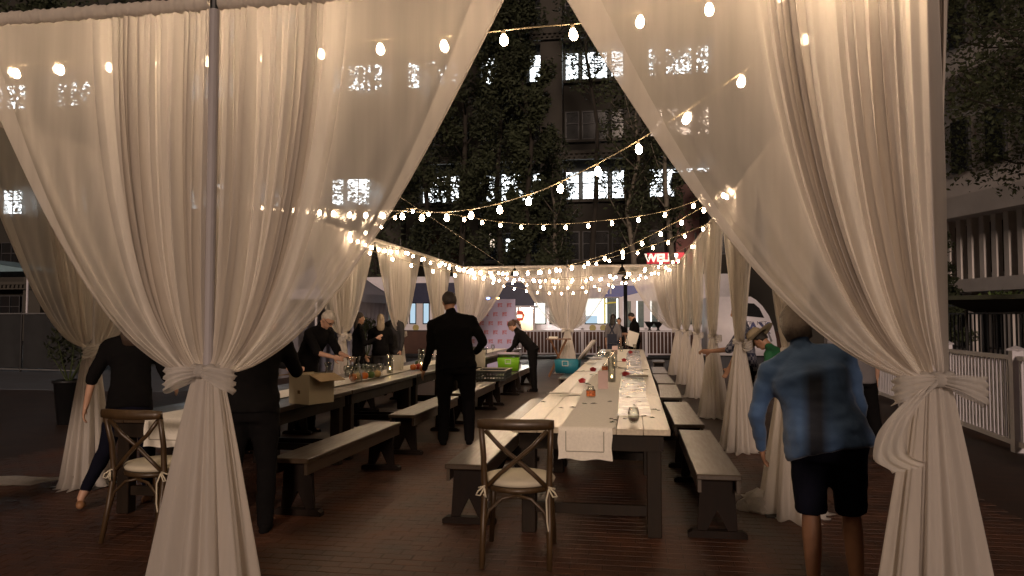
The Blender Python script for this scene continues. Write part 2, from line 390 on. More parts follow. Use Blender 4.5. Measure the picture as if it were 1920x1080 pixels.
def add_sash(parent, seed, hi=True, tail=0):
    def f():
        bm = bmesh.new(); n = 40
        for ring, (zc, rr) in enumerate(((ZT-.012, .066), (ZT+.014, .064))):
            pts = [(rr*math.cos(2*PI*i/n)*1.02, rr*.95*math.sin(2*PI*i/n), zc+.006*math.sin(i*1.3+ring)) for i in range(n)]
            tube(bm, pts, .017, 8, closed=True)
        ellipsoid(bm, (0, -.075, ZT), (.03, .022, .03), 10)
        bmesh.ops.recalc_face_normals(bm, faces=bm.faces)
        me = bpy.data.meshes.new('sash'); bm.to_mesh(me); bm.free(); me.materials.append(TIEM)
        me.polygons.foreach_set('use_smooth', [True]*len(me.polygons)); return me
    s = link_mesh('sash', cached('sash', f), parent)
    for sd in (1, -1):
        def g():
            w_ = .115
            P = ribbon([(0, -.07, ZT), (sd*.07, -.12, ZT-.01), (sd*.155, -.11, ZT-.035), (sd*.17, -.05, ZT-.05), (sd*.09, -.03, ZT-.03), (sd*.01, -.05, ZT)],
                       [.03, .07, .11, .115, .07, .03], seed=seed)
            return grid_mesh('bow_loop', P, TIEM, np.full(P.shape[:2], .3), False)
        link_mesh('bow_loop', cached(('loop', sd), g), s)
    if tail:
        P = ribbon([(0, -.07, ZT), (tail*.10, -.13, ZT-.06), (tail*.18, -.12, ZT-.17), (tail*.20, -.09, ZT-.30), (tail*.10, -.06, ZT-.36)], [.03, .07, .10, .12, .17], wdir=(1,0,.25), seed=3, crinkle=.012)
        link_mesh('sash_tail', grid_mesh('sash_tail', P, TIEM, np.full(P.shape[:2], .9), False), s)
    return s
def drape(loc, sides, label, seed, group='sheer drapes gathered at the pavilion posts', hi=False, rbase=.30, tail=0, rz=0):
    """sides: list of (heading in degrees, half-width)"""
    root = empty('gathered_drape', (loc[0], loc[1], 0), rz, label, 'curtain', group)
    for a, half in sides:
        hh = round(half, 2)
        def f():
            P, G = panel_points(hh, seed, *((460, 90) if hi else (170, 40)), dense=.47 if hh > .4 else .95)
            return grid_mesh('curtain_panel', P, VOILE, G, False)
        link_mesh('curtain_panel', cached(('panel', hh, seed, hi, a > 170 and a < 190), f), root, (.05,-.045,0) if tail and a == 180 else (0,0,0), (0,0,R(a)))
        def g():
            P = header_points(hh, seed, 240 if hi else 90)
            return grid_mesh('rod_pocket', P, VOILE, np.ones(P.shape[:2]), False, closed_u=True)
        link_mesh('rod_pocket', cached(('head', hh, hi), g), root, (0,0,0), (0,0,R(a)))
    def h():
        P = skirt_points(seed, 220 if hi else 110, 40 if hi else 20, rbase)
        return grid_mesh('curtain_skirt', P, VOILE, np.full(P.shape[:2], .9), False, closed_u=True)
    link_mesh('curtain_skirt', cached(('skirt', seed, hi, rbase), h), root, (0,0,0), (0,0,R(sides[0][0])))
    sash = add_sash(root, seed, hi, tail)
    sash.rotation_euler = (0, 0, R(sides[0][0]) if len(sides) == 2 and sides[0][0] in (90, -90) else 0)
    return root
def post(loc, label, group='upright posts holding the drapes'):
    t = empty('upright_post', (loc[0], loc[1], 0), 0, label, 'post', group)
    def f():
        bm = bmesh.new(); tube(bm, [(0,0,.01), (0,0,H-.02)], .024, 12); bmesh.ops.recalc_face_normals(bm, faces=bm.faces)
        me = bpy.data.meshes.new('pole'); bm.to_mesh(me); bm.free(); me.materials.append(POLE); return me
    def g():
        bm = bmesh.new(); box(bm, -.23, .23, -.2, .2, 0, .008); bmesh.ops.recalc_face_normals(bm, faces=bm.faces)
        me = bpy.data.meshes.new('base_plate'); bm.to_mesh(me); bm.free(); me.materials.append(BLACKM); return me
    def k():
        bm = bmesh.new(); tube(bm, [(0,0,H-.13), (0,0,H+.20)], .022, 10); bmesh.ops.recalc_face_normals(bm, faces=bm.faces)
        me = bpy.data.meshes.new('pole_tip'); bm.to_mesh(me); bm.free(); me.materials.append(BLACKM); return me
    link_mesh('pole', cached('pole', f), t); link_mesh('base_plate', cached('bp', g), t)
    link_mesh('pole_tip', cached('pt', k), t)
    return t
XA = -2.04
post((XA, YF), 'grey post with black tip behind the nearest left drape'); post((XR, YF), 'corner post inside the nearest right drape')
drape((XA, YF), [(0, 1.49), (180, 1.45)], 'tall ivory drape tied at the waist, nearest on the left of the entrance', 3, hi=True, rbase=.28)
drape((XR, YF), [(180, 1.63), (90, 1.42), (0, .11)], 'tall ivory drape with a long sash tail, nearest on the right of the entrance', 8, hi=True, rbase=.25, tail=-1)
LP = [6.2, 9.2, 12.2, 15.4, 18.6]
lname = ['ivory drape on the left wall beside the walking woman, its hem dragging', 'ivory drape on the left wall hidden behind the big left drape', 'ivory drape behind the grey-haired man', 'ivory drape just right of the blonde woman', 'ivory drape behind the head of the man in black']
edges = [YF] + LP + [YB]
for i, y in enumerate(LP):
    drape((XL, y), [(90, (edges[i+2]-y)/2), (-90, (y-edges[i])/2)], lname[i], 20+i, rbase=.26 if i else .24)
    post((XL, y), 'left wall post inside the drape ' + ('beside the walking woman', 'behind the big left drape', 'behind the grey-haired man', 'right of the blonde woman', 'behind the man in black')[i])
RP = [6.2, 9.1, 12.15, 15.2, 18.3]
rname = ['ivory drape behind the person in the blue shirt, hem in a heap', 'ivory drape in front of the plaid shirt man', 'ivory drape reached by the plaid shirt man', 'second last ivory drape on the right wall before the far corner', 'last ivory drape on the right wall before the far corner']
edges = [YF] + RP + [YB]
for i, y in enumerate(RP):
    drape((XR, y), [(90, (edges[i+2]-y)/2), (-90, (y-edges[i])/2)], rname[i], 30+i, rbase=.30)
    post((XR, y), 'right wall post inside the drape ' + ('behind the blue shirt person', 'in front of the plaid shirt man', 'reached by the plaid shirt man', 'second before the far corner', 'last before the far corner')[i])
XM = -1.88
drape((XL, YB), [(0, 1.52), (-90, 1.4)], 'ivory drape in the far left corner beside the logo backdrop', 41)
drape((XM, YB), [(0, 1.53), (180, 1.53)], 'ivory drape in the middle of the far wall behind the folding tray stand', 42)
drape((XR, YB), [(180, 1.52), (-90, 1.55)], 'ivory drape in the far right corner by the end of the picket fence', 43)
for x, l in ((XL, 'far left corner post of the draped pavilion'), (XM, 'post in the middle of the far draped wall'), (XR, 'far right corner post of the draped pavilion')): post((x, YB), l)
# left corner of the entrance wall, outside the frame's edge but seen through the sheers
post((XL, YF), 'entrance corner post at the left edge'); drape((XL, YF), [(0, 1.45), (90, 1.42)], 'ivory drape on the left entrance corner at the edge of view', 44)

# ---------------------------------------------------------------- string lights
def bulb_mesh():
    bm = bmesh.new(); lathe(bm, [(.006, -.012), (.0145, -.022), (.024, -.040), (.0285, -.058), (.026, -.074), (.016, -.086), (.004, -.090)], 9, cap0=True, cap1=True)
    bmesh.ops.recalc_face_normals(bm, faces=bm.faces)
    me = bpy.data.meshes.new('bulb'); bm.to_mesh(me); bm.free(); me.materials.append(BULB)
    me.polygons.foreach_set('use_smooth', [True]*len(me.polygons)); return me
def socket_mesh():
    bm = bmesh.new(); lathe(bm, [(.011, -.022), (.013, -.018), (.013, .004), (.007, .010)], 8, cap0=True, cap1=True)
    bmesh.ops.recalc_face_normals(bm, faces=bm.faces)
    me = bpy.data.meshes.new('socket'); bm.to_mesh(me); bm.free(); me.materials.append(SOCK); return me
BME, SME = bulb_mesh(), socket_mesh()
rl = random.Random(5)
def smooth_pts(pts, step=.09):
    out = []; n = len(pts)
    for i in range(n-1):
        p = [pts[max(0, min(n-1, i+k))] for k in (-1,0,1,2)]; m = max(2, int((p[2]-p[1]).length/step))
        for j in range(m):
            t = j/m
            out.append(.5*((2*p[1]) + (-p[0]+p[2])*t + (2*p[0]-5*p[1]+4*p[2]-p[3])*t*t + (-p[0]+3*p[1]-3*p[2]+p[3])*t**3))
    out.append(pts[-1]); return out
def string_light(pts, label, pitch=.36, start=.18):
    pts = smooth_pts([Vector(p) for p in pts])
    root = empty('string_light', pts[0], 0, label, 'string light', 'strings of warm bulbs zigzagging over the tables')
    o0 = pts[0]
    bm = bmesh.new(); tube(bm, [p-o0 for p in pts], .0042, 5); obj('wire', bm, WIRE, root)
    acc = 0; nxt = start
    for a, b in zip(pts, pts[1:]):
        L_ = (b-a).length
        while acc + L_ >= nxt:
            p = a + (b-a)*((nxt-acc)/L_) - o0
            o = link_mesh('bulb', BME, root, (p.x, p.y, p.z-.008), (rl.uniform(-.16,.16), rl.uniform(-.16,.16), rl.uniform(0,6)), (.74,.74,.80))
            link_mesh('socket', SME, o)
            nxt += pitch*rl.uniform(.94, 1.06)
        acc += L_
    return root
def vplane(a, b, pix):
    """points where the pixel rays meet the upright plane through plan points a and b"""
    a = Vector((*a, 0)); b = Vector((*b, 0)); n = (b-a).cross(Vector((0,0,1)))
    res = []
    for px, py in pix:
        v = ray(px, py); res.append(EYE + v*((a-EYE).dot(n)/v.dot(n)))
    return res
T_ = H + .04
a, b = (XR, 3.52), (XL, 4.0)
string_light([(XR, 3.52, T_)] + vplane(a, b, [(1248, 12), (1118, 40), (990, 52), (862, 66), (750, 72), (430, 96), (110, 116), (9, 124)]) + [(XL, 4.0, T_-.02)], 'string of big bulbs nearest the entrance, across the top of the picture', pitch=.335)
a, b = (XR, YF+.1), (XL, 9.2)
string_light([(XR, YF+.1, T_)] + vplane(a, b, [(1385, 140), (1298, 200), (1155, 288), (1038, 347), (984, 367), (898, 390), (820, 398), (740, 395), (640, 393), (540, 386)]) + [(XL, 9.2, H)], 'string falling from the right entrance corner to the left wall', pitch=.37)
a, b = (XR, 9.1), (XL, 12.2)
string_light([(XR, 9.1, T_)] + vplane(a, b, [(1323, 370), (1253, 394), (1177, 408), (1050, 420), (957, 418), (860, 404), (797, 395), (765, 391), (730, 410), (704, 426), (674, 433)]) + [(XL, 12.2, H)], 'string sagging across the middle and hitched up to the guy wire', pitch=.37)
a, b = (XR, 9.1), (XL, 15.4)
string_light([(XR, 9.1, T_)] + vplane(a, b, [(1290, 404), (1226, 438), (1166, 467), (1108, 486), (1060, 498), (980, 507), (900, 506), (820, 492)]) + [(XL, 15.4, H)], 'string running from the right wall down to the far left wall', pitch=.37)
a, b = (XL, 12.2), (XR, 15.2)
string_light([(XL, 12.2, H)] + vplane(a, b, [(680, 463), (715, 475), (750, 485), (790, 498), (860, 512), (960, 520), (1060, 521), (1150, 512), (1210, 500)]) + [(XR, 15.2, H)], 'string crossing low in front of the far wall', pitch=.38)
def sagline(a, b, sag, label, pitch=.38):
    a = Vector(a); b = Vector(b); P = []
    for i in range(9):
        t = i/8; p = a.lerp(b, t); p.z -= 4*sag*t*(1-t); P.append(p)
    string_light(P, label, pitch)
sagline((XR, 12.15, H), (XL, 18.6, H), .50, 'string from the third right post to the fifth left post')
sagline((XL, 15.4, H), (XR, 18.3, H), .62, 'string from the fourth left post back to the fifth right post')
sagline((XL, 18.6, H), (XR, 21.3, H), .62, 'string from the fifth left post to the far right corner')
sagline((XR, 18.3, H), (XL, 21.3, H), .78, 'string from the fifth right post to the far left corner')
sagline((XL, 21.25, H-.05), (XR, 21.2, H-.05), .32, 'string hung straight along the far draped wall')
sagline((XL+.05, 12.2, H-.02), (XL+.06, 15.4, H-.02), .10, 'string looped along the left wall top')
# guy wire
bm = bmesh.new(); p0 = at_y(945, 498, 21.3); p1 = at_y(745, 366, 12.0); p2 = p1 + (p1-p0)*.42
tube(bm, [p0, p1, p2], .005, 5); tag(obj('guy_wire', bm, WIRE), 'thin bare guy wire slanting down to the far draped wall', 'wire')

# ---------------------------------------------------------------- tables and benches
def shared(name, build, m, smooth=False, bevel=0):
    def f():
        bm = bmesh.new(); build(bm)
        if bevel: bmesh.ops.bevel(bm, geom=list(bm.edges), offset=bevel, segments=1, affect='EDGES', clamp_overlap=True)
        bmesh.ops.recalc_face_normals(bm, faces=bm.faces)
        me = bpy.data.meshes.new(name); bm.to_mesh(me); bm.free(); me.materials.append(m)
        if smooth: me.polygons.foreach_set('use_smooth', [True]*len(me.polygons))
        return me
    return f
def farm_table(m, W, L_=2.42):
    root = empty('farm_table', (0,0,0)); n = 6; pw = W/n
    pm = shared('plank', lambda bm: box(bm, -pw/2+.0015, pw/2-.0015, -L_/2, L_/2, -.042, 0), m, bevel=.003)()
    for i in range(n):
        link_mesh('plank', pm, root, (-W/2+pw*(i+.5), 0, .76 + (.0012 if i % 2 else 0)), (0, 0, 0))
    def apron(bm):
        for sx in (-1, 1): box(bm, sx*(W/2-.06)-.015, sx*(W/2-.06)+.015, -L_/2+.08, L_/2-.08, .60, .7165)
        for sy in (-1, 1): box(bm, -W/2+.076, W/2-.076, sy*(L_/2-.075)-.015, sy*(L_/2-.075)+.015, .60, .7165)
    link_mesh('apron', shared('apron', apron, DARKW)(), root)
    lm = shared('leg', lambda bm: box(bm, -.05, .05, -.05, .05, 0, .60), DARKW, bevel=.005)()
    for sx in (-1, 1):
        for sy in (-1, 1): link_mesh('leg', lm, root, (sx*(W/2-.11), sy*(L_/2-.15), 0))
    st = shared('stretcher', lambda bm: box(bm, -W/2+.161, W/2-.161, -.02, .02, .14, .21), DARKW)()
    for s in (-1, 1): link_mesh('stretcher', st, root, (0, s*(L_/2-.15), 0))
    return root
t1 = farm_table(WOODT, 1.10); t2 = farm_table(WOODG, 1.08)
TCX, TLX = -.31, -3.52
order = ['first and nearest', 'second', 'third', 'fourth', 'fifth', 'sixth and farthest']
for i in range(6):
    y = 6.43 + 2.44*i
    la = '%s farm table of the long pale-topped row in the middle' % order[i]
    lb = '%s farm table of the long dark-topped row on the left' % order[i]
    if i == 0:
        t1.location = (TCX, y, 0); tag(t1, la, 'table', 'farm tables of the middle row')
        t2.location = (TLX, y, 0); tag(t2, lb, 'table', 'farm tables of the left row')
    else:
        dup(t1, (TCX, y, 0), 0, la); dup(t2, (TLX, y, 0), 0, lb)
def bench(L_):
    root = empty('trestle_bench'); W = .30
    link_mesh('seat', shared('seat', lambda bm: box(bm, -W/2, W/2, -L_/2, L_/2, .422, .46), WOODB, bevel=.006)(), root)
    end = [(-.135, .05), (-.115, .38), (-.135, .42), (.135, .42), (.115, .38), (.135, .05), (.07, .05), (0, .19), (-.07, .05)]
    em = shared('end_panel', lambda bm: prism(bm, end, -.019, .019), WOODE)()
    fm = shared('foot', lambda bm: prism(bm, [(-.20, 0), (-.20, .03), (-.17, .049), (.17, .049), (.20, .03), (.20, 0)], -.035, .035), WOODE)()
    for s in (-1, 1):
        link_mesh('end_panel', em, root, (0, s*(L_/2-.16), 0)); link_mesh('foot', fm, root, (0, s*(L_/2-.16), 0))
    sm = shared('side_board', lambda bm: box(bm, -.012, .012, -L_/2+.02, L_/2-.02, .335, .421), WOODB)()
    for s in (-1, 1): link_mesh('side_board', sm, root, (s*.128, 0, 0))
    return root
b0 = bench(2.12); bs = bench(.95)
used = []
def place_bench(src, x, y, label, group, rz=0):
    if src not in used: used.append(src); o = src; o.location = (x, y, 0); o.rotation_euler = (0,0,rz)
    else: o = dup(src, (x, y, 0), rz)
    tag(o, label, 'bench', group)
G1 = 'dark trestle benches along the right of the middle tables'
for i, (y, nm) in enumerate(((6.32, 'nearest dark bench right of the middle table'), (8.82, 'second bench right of the middle table, beside the short drape gap'), (11.5, 'third bench along the right of the middle tables'), (13.9, 'fourth bench along the right of the middle tables'), (16.3, 'fifth bench along the right of the middle tables'))):
    place_bench(b0, .56 + (-.03 if i == 1 else -.05*(i > 1)), y, nm, G1, R((0, .6, -1, 1, 0)[i]))
for i, (y, nm) in enumerate(((6.4, 'bench between the cross-back chair and the middle table'), (8.95, 'second bench left of the middle table'), (14.7, 'bench left of the middle table carrying the blue cooler'))):
    place_bench(b0, -1.22, y, nm, 'dark trestle benches along the left of the middle tables')
for i, (x, y, nm, rz) in enumerate(((-2.56, 6.42, 'nearest bench right of the left table, in front of the black trousers', -1.5), (-2.56, 9.1, 'bench behind the standing man in black', 0), (-2.5, 11.6, 'bench between the man in black and the black crate', 0), (-2.5, 14.1, 'bench carrying the black crate', 0), (-2.5, 16.5, 'bench by the bending woman', 0))):
    place_bench(b0, x, y, nm, 'dark trestle benches along the right of the left tables', R(rz))
for i, (y, nm) in enumerate(((7.6, 'bench on the wall side of the left table, nearest'), (10.3, 'bench on the wall side behind the grey-haired man'), (12.9, 'bench on the wall side of the third left table'))):
    place_bench(b0, -4.42, y, nm, 'dark trestle benches on the wall side of the left tables')
place_bench(bs, .62, 20.0, 'short bench at the far end of the middle table', G1)

# runners
def runner(cx, y0, y1, wid, drop, label, seed=0, y_is_edge=True):
    root = empty('table_runner', (cx, y0, .763), 0, label, 'table runner')
    ny = int((y1-y0)/.12); nx = 14; P = []
    rs = random.Random(seed)
    k = 8
    for j in range(k):   # hanging flap
        z = -drop*(1-j/k); row = []
        for i in range(nx+1):
            x = (i/nx-.5)*wid; row.append((x + .004*math.sin(j+i), -.006-.010*(1-j/k)*(1+math.sin(x*26+seed)) - .006, z + .006*math.sin(i*.8)*(1-j/k)))
        P.append(row)
    P.append([((i/nx-.5)*wid, -.006, .0) for i in range(nx+1)])
    for j in range(ny+1):
        y = .01 + (y1-y0-.01)*j/ny; row = []
        for i in range(nx+1):
            x = (i/nx-.5)*wid
            row.append((x + .02*math.sin(y*.9+seed), y, .005 + .0025*(1+noise.noise((x*7, y*5, seed)))))
        P.append(row)
    grid_mesh('cloth', np.array(P), LINEN, None, root)
    bm = bmesh.new(); ins = .055; w2 = wid/2-ins
    def strip(x0, x1, z0, z1): box(bm, x0, x1, -.0375, -.0355, z0, z1)
    strip(-w2, w2, -drop+ins, -drop+ins+.006)
    for s in (-1, 1): strip(s*w2-.003, s*w2+.003, -drop+ins+.007, -.02)
    obj('hemstitch', bm, LINENG, root, loc=(0,0,0))
    return root
runner(-.34, 5.212, 19.6, .37, .215, 'long cream linen runner hanging over the near end of the middle table', 1)
runner(-3.50, 5.212, 19.6, .37, .215, 'cream runner along the left table, its end hanging behind the left cross-back chair', 5)
# plastic sheet strip lying on the middle table
bm = bmesh.new()
PLAS = mat('pale_film', (.42, .42, .52), .25, var=.1, coat=.6)
P = [[(-.16+.28*i/6+ .01*math.sin(j*.7), 5.9 + 13.2*j/50, .7665+.003*noise.noise((i*.7, j*.9, 2))) for i in range(7)] for j in range(51)]
bm.free(); tag(grid_mesh('plastic_film', np.array(P), PLAS), 'bluish strip of plastic film lying along the right half of the middle tables', 'film')

# ---------------------------------------------------------------- cross-back chairs
def chair():
    r = empty('crossback_chair')
    # local: back toward -y; seat centre at y=.22
    for s in (-1, 1):
        bm = bmesh.new(); tube(bm, [(s*.205, -.10, .0), (s*.205, -.035, .25), (s*.20, .0, .46), (s*.205, -.02, .66), (s*.215, -.075, .865)], [.017, .02, .021, .019, .018], 10)
        obj('rear_leg', bm, WOODC, r, True)
        bm = bmesh.new(); tube(bm, [(s*.215, .47, 0), (s*.20, .43, .25), (s*.19, .41, .45)], [.016, .019, .021], 10); obj('front_leg', bm, WOODC, r, True)
        bm = bmesh.new(); tube(bm, [(-s*.19, -.065, .83), (-s*.1, -.05, .73), (0, -.035+.012*s, .645), (s*.1, -.02, .56), (s*.185, .0, .475)], .0145, 8); obj('cross_brace', bm, WOODC, r, True)
        pts = [(s*.2, -.03+.0, .22), (s*.17, -.028, .33), (s*.09, -.02, .405), (0, -.018, .425)] ; bm = bmesh.new(); tube(bm, pts, .010, 8); obj('arch_brace', bm, WOODC, r, True)
    bm = bmesh.new(); n = 12; rows = []
    for i in range(n+1):
        x = -.235 + .47*i/n; y = -.085 - .045*math.cos(x/.235*PI/2); e = 1 - .25*abs(x/.235)**6
        rows.append([bm.verts.new((x, y+dy, .872+dz*e)) for dy, dz in ((-.013,-.032), (-.016,.0), (-.010,.034), (.008,.034), (.013,.0), (.011,-.032))])
    for a, b_ in zip(rows, rows[1:]):
        for k in range(6): bm.faces.new((a[k], a[(k+1)%6], b_[(k+1)%6], b_[k]))
    bm.faces.new(rows[0]); bm.faces.new(rows[-1][::-1]); obj('top_rail', bm, WOODC, r, True)
    bm = bmesh.new(); pts = [(.205*math.cos(a), .205+.22*math.sin(a), .45) for a in [2*PI*i/28 for i in range(28)]]; tube(bm, pts, .018, 8, closed=True)
    lathe(bm, [(.0, .445), (.2, .445), (.2, .458)], 24, (0,.205,0), cap0=False); obj('seat_frame', bm, WOODC, r, True)
    bm = bmesh.new(); lathe(bm, [(.0, .463), (.19, .463), (.222, .472), (.232, .492), (.218, .51), (.15, .522), (.0, .526)], 32, (0,.205,0), cap0=False, sy=1.0); cu = obj('cushion', bm, CREAM, r, True)
    for s in (-1, 1):
        bm = bmesh.new()
        tube(bm, [(s*.19, .02, .475), (s*.2, -.03, .48), (s*.235, -.02, .47), (s*.225, .02, .465)], .006, 6)
        tube(bm, [(s*.2, -.03, .48), (s*.235, -.05, .455), (s*.25, -.045, .43), (s*.225, -.04, .425), (s*.2, -.035, .47)], .005, 6)
        L_ = .33 if s > 0 else .05
        tube(bm, [(s*.2, -.035, .475), (s*.185, -.055, .41), (s*.19, -.06, .475-L_*.6), (s*.2, -.055, .475-L_*.8), (s*.195, -.05, .475-L_)], .0055, 6)
        obj('cushion_tie', bm, CREAM, cu, True)
    return r
c1 = chair(); p = at_z(968, 790, .88); c1.location = (p.x, 4.62, 0); c1.rotation_euler = (0, 0, R(4))
tag(c1, 'wooden cross-back chair with a cream cushion at the middle table', 'chair', 'cross-back chairs at the table ends')
dup(c1, (-3.35, 4.68, 0), R(-4), 'wooden cross-back chair half hidden by the nearest left drape')

# ---------------------------------------------------------------- things on the tables
def thing_mesh(name, parts, loc, label, cat, group=None, rz=0, scale=None):
    """parts: list of (part name, build fn, material, smooth); single part -> a mesh of its own"""
    if len(parts) == 1:
        bm = bmesh.new(); parts[0][1](bm); o = obj(name, bm, parts[0][2], None, parts[0][3], loc, (0,0,rz))
    else:
        o = empty(name, loc, rz)
        for pn, fn, m, sm in parts:
            bm = bmesh.new(); fn(bm); obj(pn, bm, m, o, sm)
    if scale: o.scale = scale
    return tag(o, label, cat, group)
TZ = .768
WINE = mat('red_wine', (.05, .004, .01), .1, var=0)
def wineglass(bm): lathe(bm, [(.0, .004), (.022, .004), (.034, .02), (.042, .05), (.040, .08), (.030, .115), (.0285, .115), (.038, .08), (.040, .05), (.032, .022), (.0, .008)], 22, cap0=False)
p = at_z(1188, 794, TZ)
thing_mesh('stemless_glass', [('bowl', wineglass, GLASS, True), ('wine', lambda bm: lathe(bm, [(.0, .009), (.030, .022), (.037, .038), (.0, .038)], 20, cap0=False), WINE, True)], (p.x, p.y, TZ), 'stemless glass with a little red wine near the table edge', 'glass')
ROSE = mat('red_petals', (.36, .015, .02), .6, var=.3); LEAF = mat('leaf', (.05, .085, .03), .6, var=.3); STEMM = mat('stem', (.05, .07, .025), .6)
def rose_at(px, py, label, s=1, fresh=True):
    p = at_z(px, py, TZ+.02); root = empty('rose', (p.x, p.y, TZ), rl.uniform(0, 6), label, 'rose', 'loose red roses on the middle tables')
    rr = random.Random(px)
    for k in range(11):
        bm = bmesh.new(); a = k*2.4; rad = .006+.0022*k; h = .05-.0018*k
        for i in range(4):
            pass
        g = [[bm.verts.new((rad*math.cos(a+(i/4-.5)*1.6)*(1+.5*j/3), rad*math.sin(a+(i/4-.5)*1.6)*(1+.5*j/3), .008+h*j/3*(1-.2*abs(i/4-.5)))) for i in range(5)] for j in range(4)]
        for j in range(3):
            for i in range(4): bm.faces.new((g[j][i], g[j][i+1], g[j+1][i+1], g[j+1][i]))
        obj('petal', bm, ROSE, root, True)
    bm = bmesh.new(); tube(bm, [(0,0,.012), (.05,.01,.01), (.12,.0,.008), (.2,.02,.006)], .003, 6)
    obj('stem', bm, STEMM, root)
    bm = bmesh.new(); vs = [bm.verts.new(q) for q in ((.08,0,.01), (.10,.025,.018), (.14,.03,.012), (.11,.005,.008))]; bm.faces.new(vs); obj('leaf', bm, LEAF, root)
    root.scale = (s, s, s)
rose_at(1092, 716, 'red rose head lying left of the candle vase', 1.2)
rose_at(1112, 695, 'dark red rose lying flat on the left half of the middle table', 1.3)
rose_at(1173, 704, 'red rose head standing on the bluish film', 1.4)
rose_at(1170, 677, 'small red rose farther up the middle table', 1.3)
rose_at(1182, 662, 'tiny red rose near the far end of the middle table', 1.4)
def cyl_vase(px, py, h, r_, label, lit=True, x=None):
    p = at_z(px, py, TZ); o = empty('cylinder_vase', (p.x, p.y, TZ), 0, label, 'candle vase', 'tall glass cylinders with candles')
    bm = bmesh.new(); lathe(bm, [(0,.003), (r_, .003), (r_, h), (r_-.003, h), (r_-.003, .008), (0,.008)], 20, cap0=False); obj('glass', bm, GLASS, o, True)
    bm = bmesh.new(); lathe(bm, [(0,.009), (.019,.009), (.019,.05), (0,.05)], 14, cap0=False); c = obj('candle', bm, mat('wax', (.75,.7,.6), .6, var=0), o, True)
    if lit:
        bm = bmesh.new(); lathe(bm, [(0,.055), (.006,.064), (.005,.075), (0,.092)], 8, cap0=False); obj('flame', bm, MATS.get('candle_flame') or emit('candle_flame', (1, .62, .25), 40), c, True)
cyl_vase(1147, 717, .30, .045, 'tall glass candle cylinder on the middle table beside the pink paper bag')
cyl_vase(1152, 690, .28, .045, 'second glass candle cylinder farther along the middle table')
cyl_vase(731, 700, .26, .045, 'glass candle cylinder beside the white paper bag on the left table')
cyl_vase(790, 690, .30, .05, 'glass candle cylinder beside the hand of the man in black')
BAGP = mat('pinkish_paper', (.60, .44, .42), .8, var=.06); BAGW = mat('cream_paper_bag', (.70, .66, .55), .8, var=.05)
def paper_bag(px, py, w_, h, m, label, rz=0):
    p = at_z(px, py, TZ)
    def f(bm):
        a, b_ = w_/2, w_*.32
        v0 = [bm.verts.new(q) for q in ((-a,-b_,0), (a,-b_,0), (a,b_,0), (-a,b_,0))]
        v1 = [bm.verts.new(q) for q in ((-a,-b_,h), (a,-b_,h*.98), (a,b_,h*1.02), (-a,b_,h))]
        bm.faces.new(v0[::-1])
        for k in range(4): bm.faces.new((v0[k], v0[(k+1)%4], v1[(k+1)%4], v1[k]))
        i0 = [bm.verts.new((v.co.x*.97, v.co.y*.95, v.co.z)) for v in v1]; i1 = [bm.verts.new((v.co.x*.97, v.co.y*.95, .004)) for v in v0]
        for k in range(4): bm.faces.new((i0[k], i0[(k+1)%4], i1[(k+1)%4], i1[k])); bm.faces.new((v1[k], v1[(k+1)%4], i0[(k+1)%4], i0[k]))
    thing_mesh('paper_bag', [('bag', f, m, False)], (p.x, p.y, TZ), label, 'paper bag', 'paper candle bags on the tables', rz)
paper_bag(1131, 729, .105, .19, BAGP, 'pinkish paper candle bag in the middle of the runner')
paper_bag(1153, 664, .12, .18, BAGP, 'pinkish paper candle bag near the far end of the middle table')
paper_bag(745, 694, .16, .22, BAGW, 'white paper candle bag on the left table left of the man in black')
paper_bag(899, 688, .17, .26, BAGW, 'white paper candle bag right of the man in black on the left table')
ORG = mat('orange_label', (.45, .13, .04), .5, var=.6, scale=45)
def jar_at(px, py, label, h=.11):
    p = at_z(px, py, TZ)
    thing_mesh('glass_jar', [('glass', lambda bm: lathe(bm, [(0,.002), (.038,.002), (.043,.01), (.043,.075), (.03,.09), (.03,h), (.027,h), (.027,.09), (.040,.073), (.040,.012), (0,.008)], 20, cap0=False), GLASS, True),
        ('label', lambda bm: lathe(bm, [(.0437,.018), (.0437,.07)], 20, cap0=False), ORG, True)], (p.x, p.y, TZ), label, 'jar', 'labelled jars on the middle tables')
jar_at(1108, 746, 'glass jar with an orange label, nearest on the middle table')
jar_at(1134, 696, 'glass jar with an orange label behind the pink paper bag')
def tumbler(bm, h=.11, r0=.03, r1=.038): lathe(bm, [(0,.002), (r0,.002), (r1,h), (r1-.0025,h), (r0-.002,.009), (0,.009)], 16, cap0=False)
def goblet(bm):  lathe(bm, [(0,.0), (.034,.001), (.006,.008), (.0045,.06), (.02,.075), (.034,.10), (.036,.13), (.030,.165), (.0285,.165), (.034,.13), (.032,.102), (.0,.078)], 14, cap0=False)
GT = {}
def glass_thing(kind, x, y, label, group, z=TZ, s=1):
    if kind not in GT:
        bm = bmesh.new(); (tumbler if kind == 'tumbler' else goblet)(bm); bmesh.ops.recalc_face_normals(bm, faces=bm.faces)
        me = bpy.data.meshes.new(kind); bm.to_mesh(me); bm.free(); me.materials.append(GLASS); me.polygons.foreach_set('use_smooth', [True]*len(me.polygons)); GT[kind] = me
    o = link_mesh('drinking_glass' if kind == 'tumbler' else 'goblet', GT[kind], None, (x, y, z), (0,0,rl.uniform(0,6)), (s,s,s))
    return tag(o, label, 'glass', group)
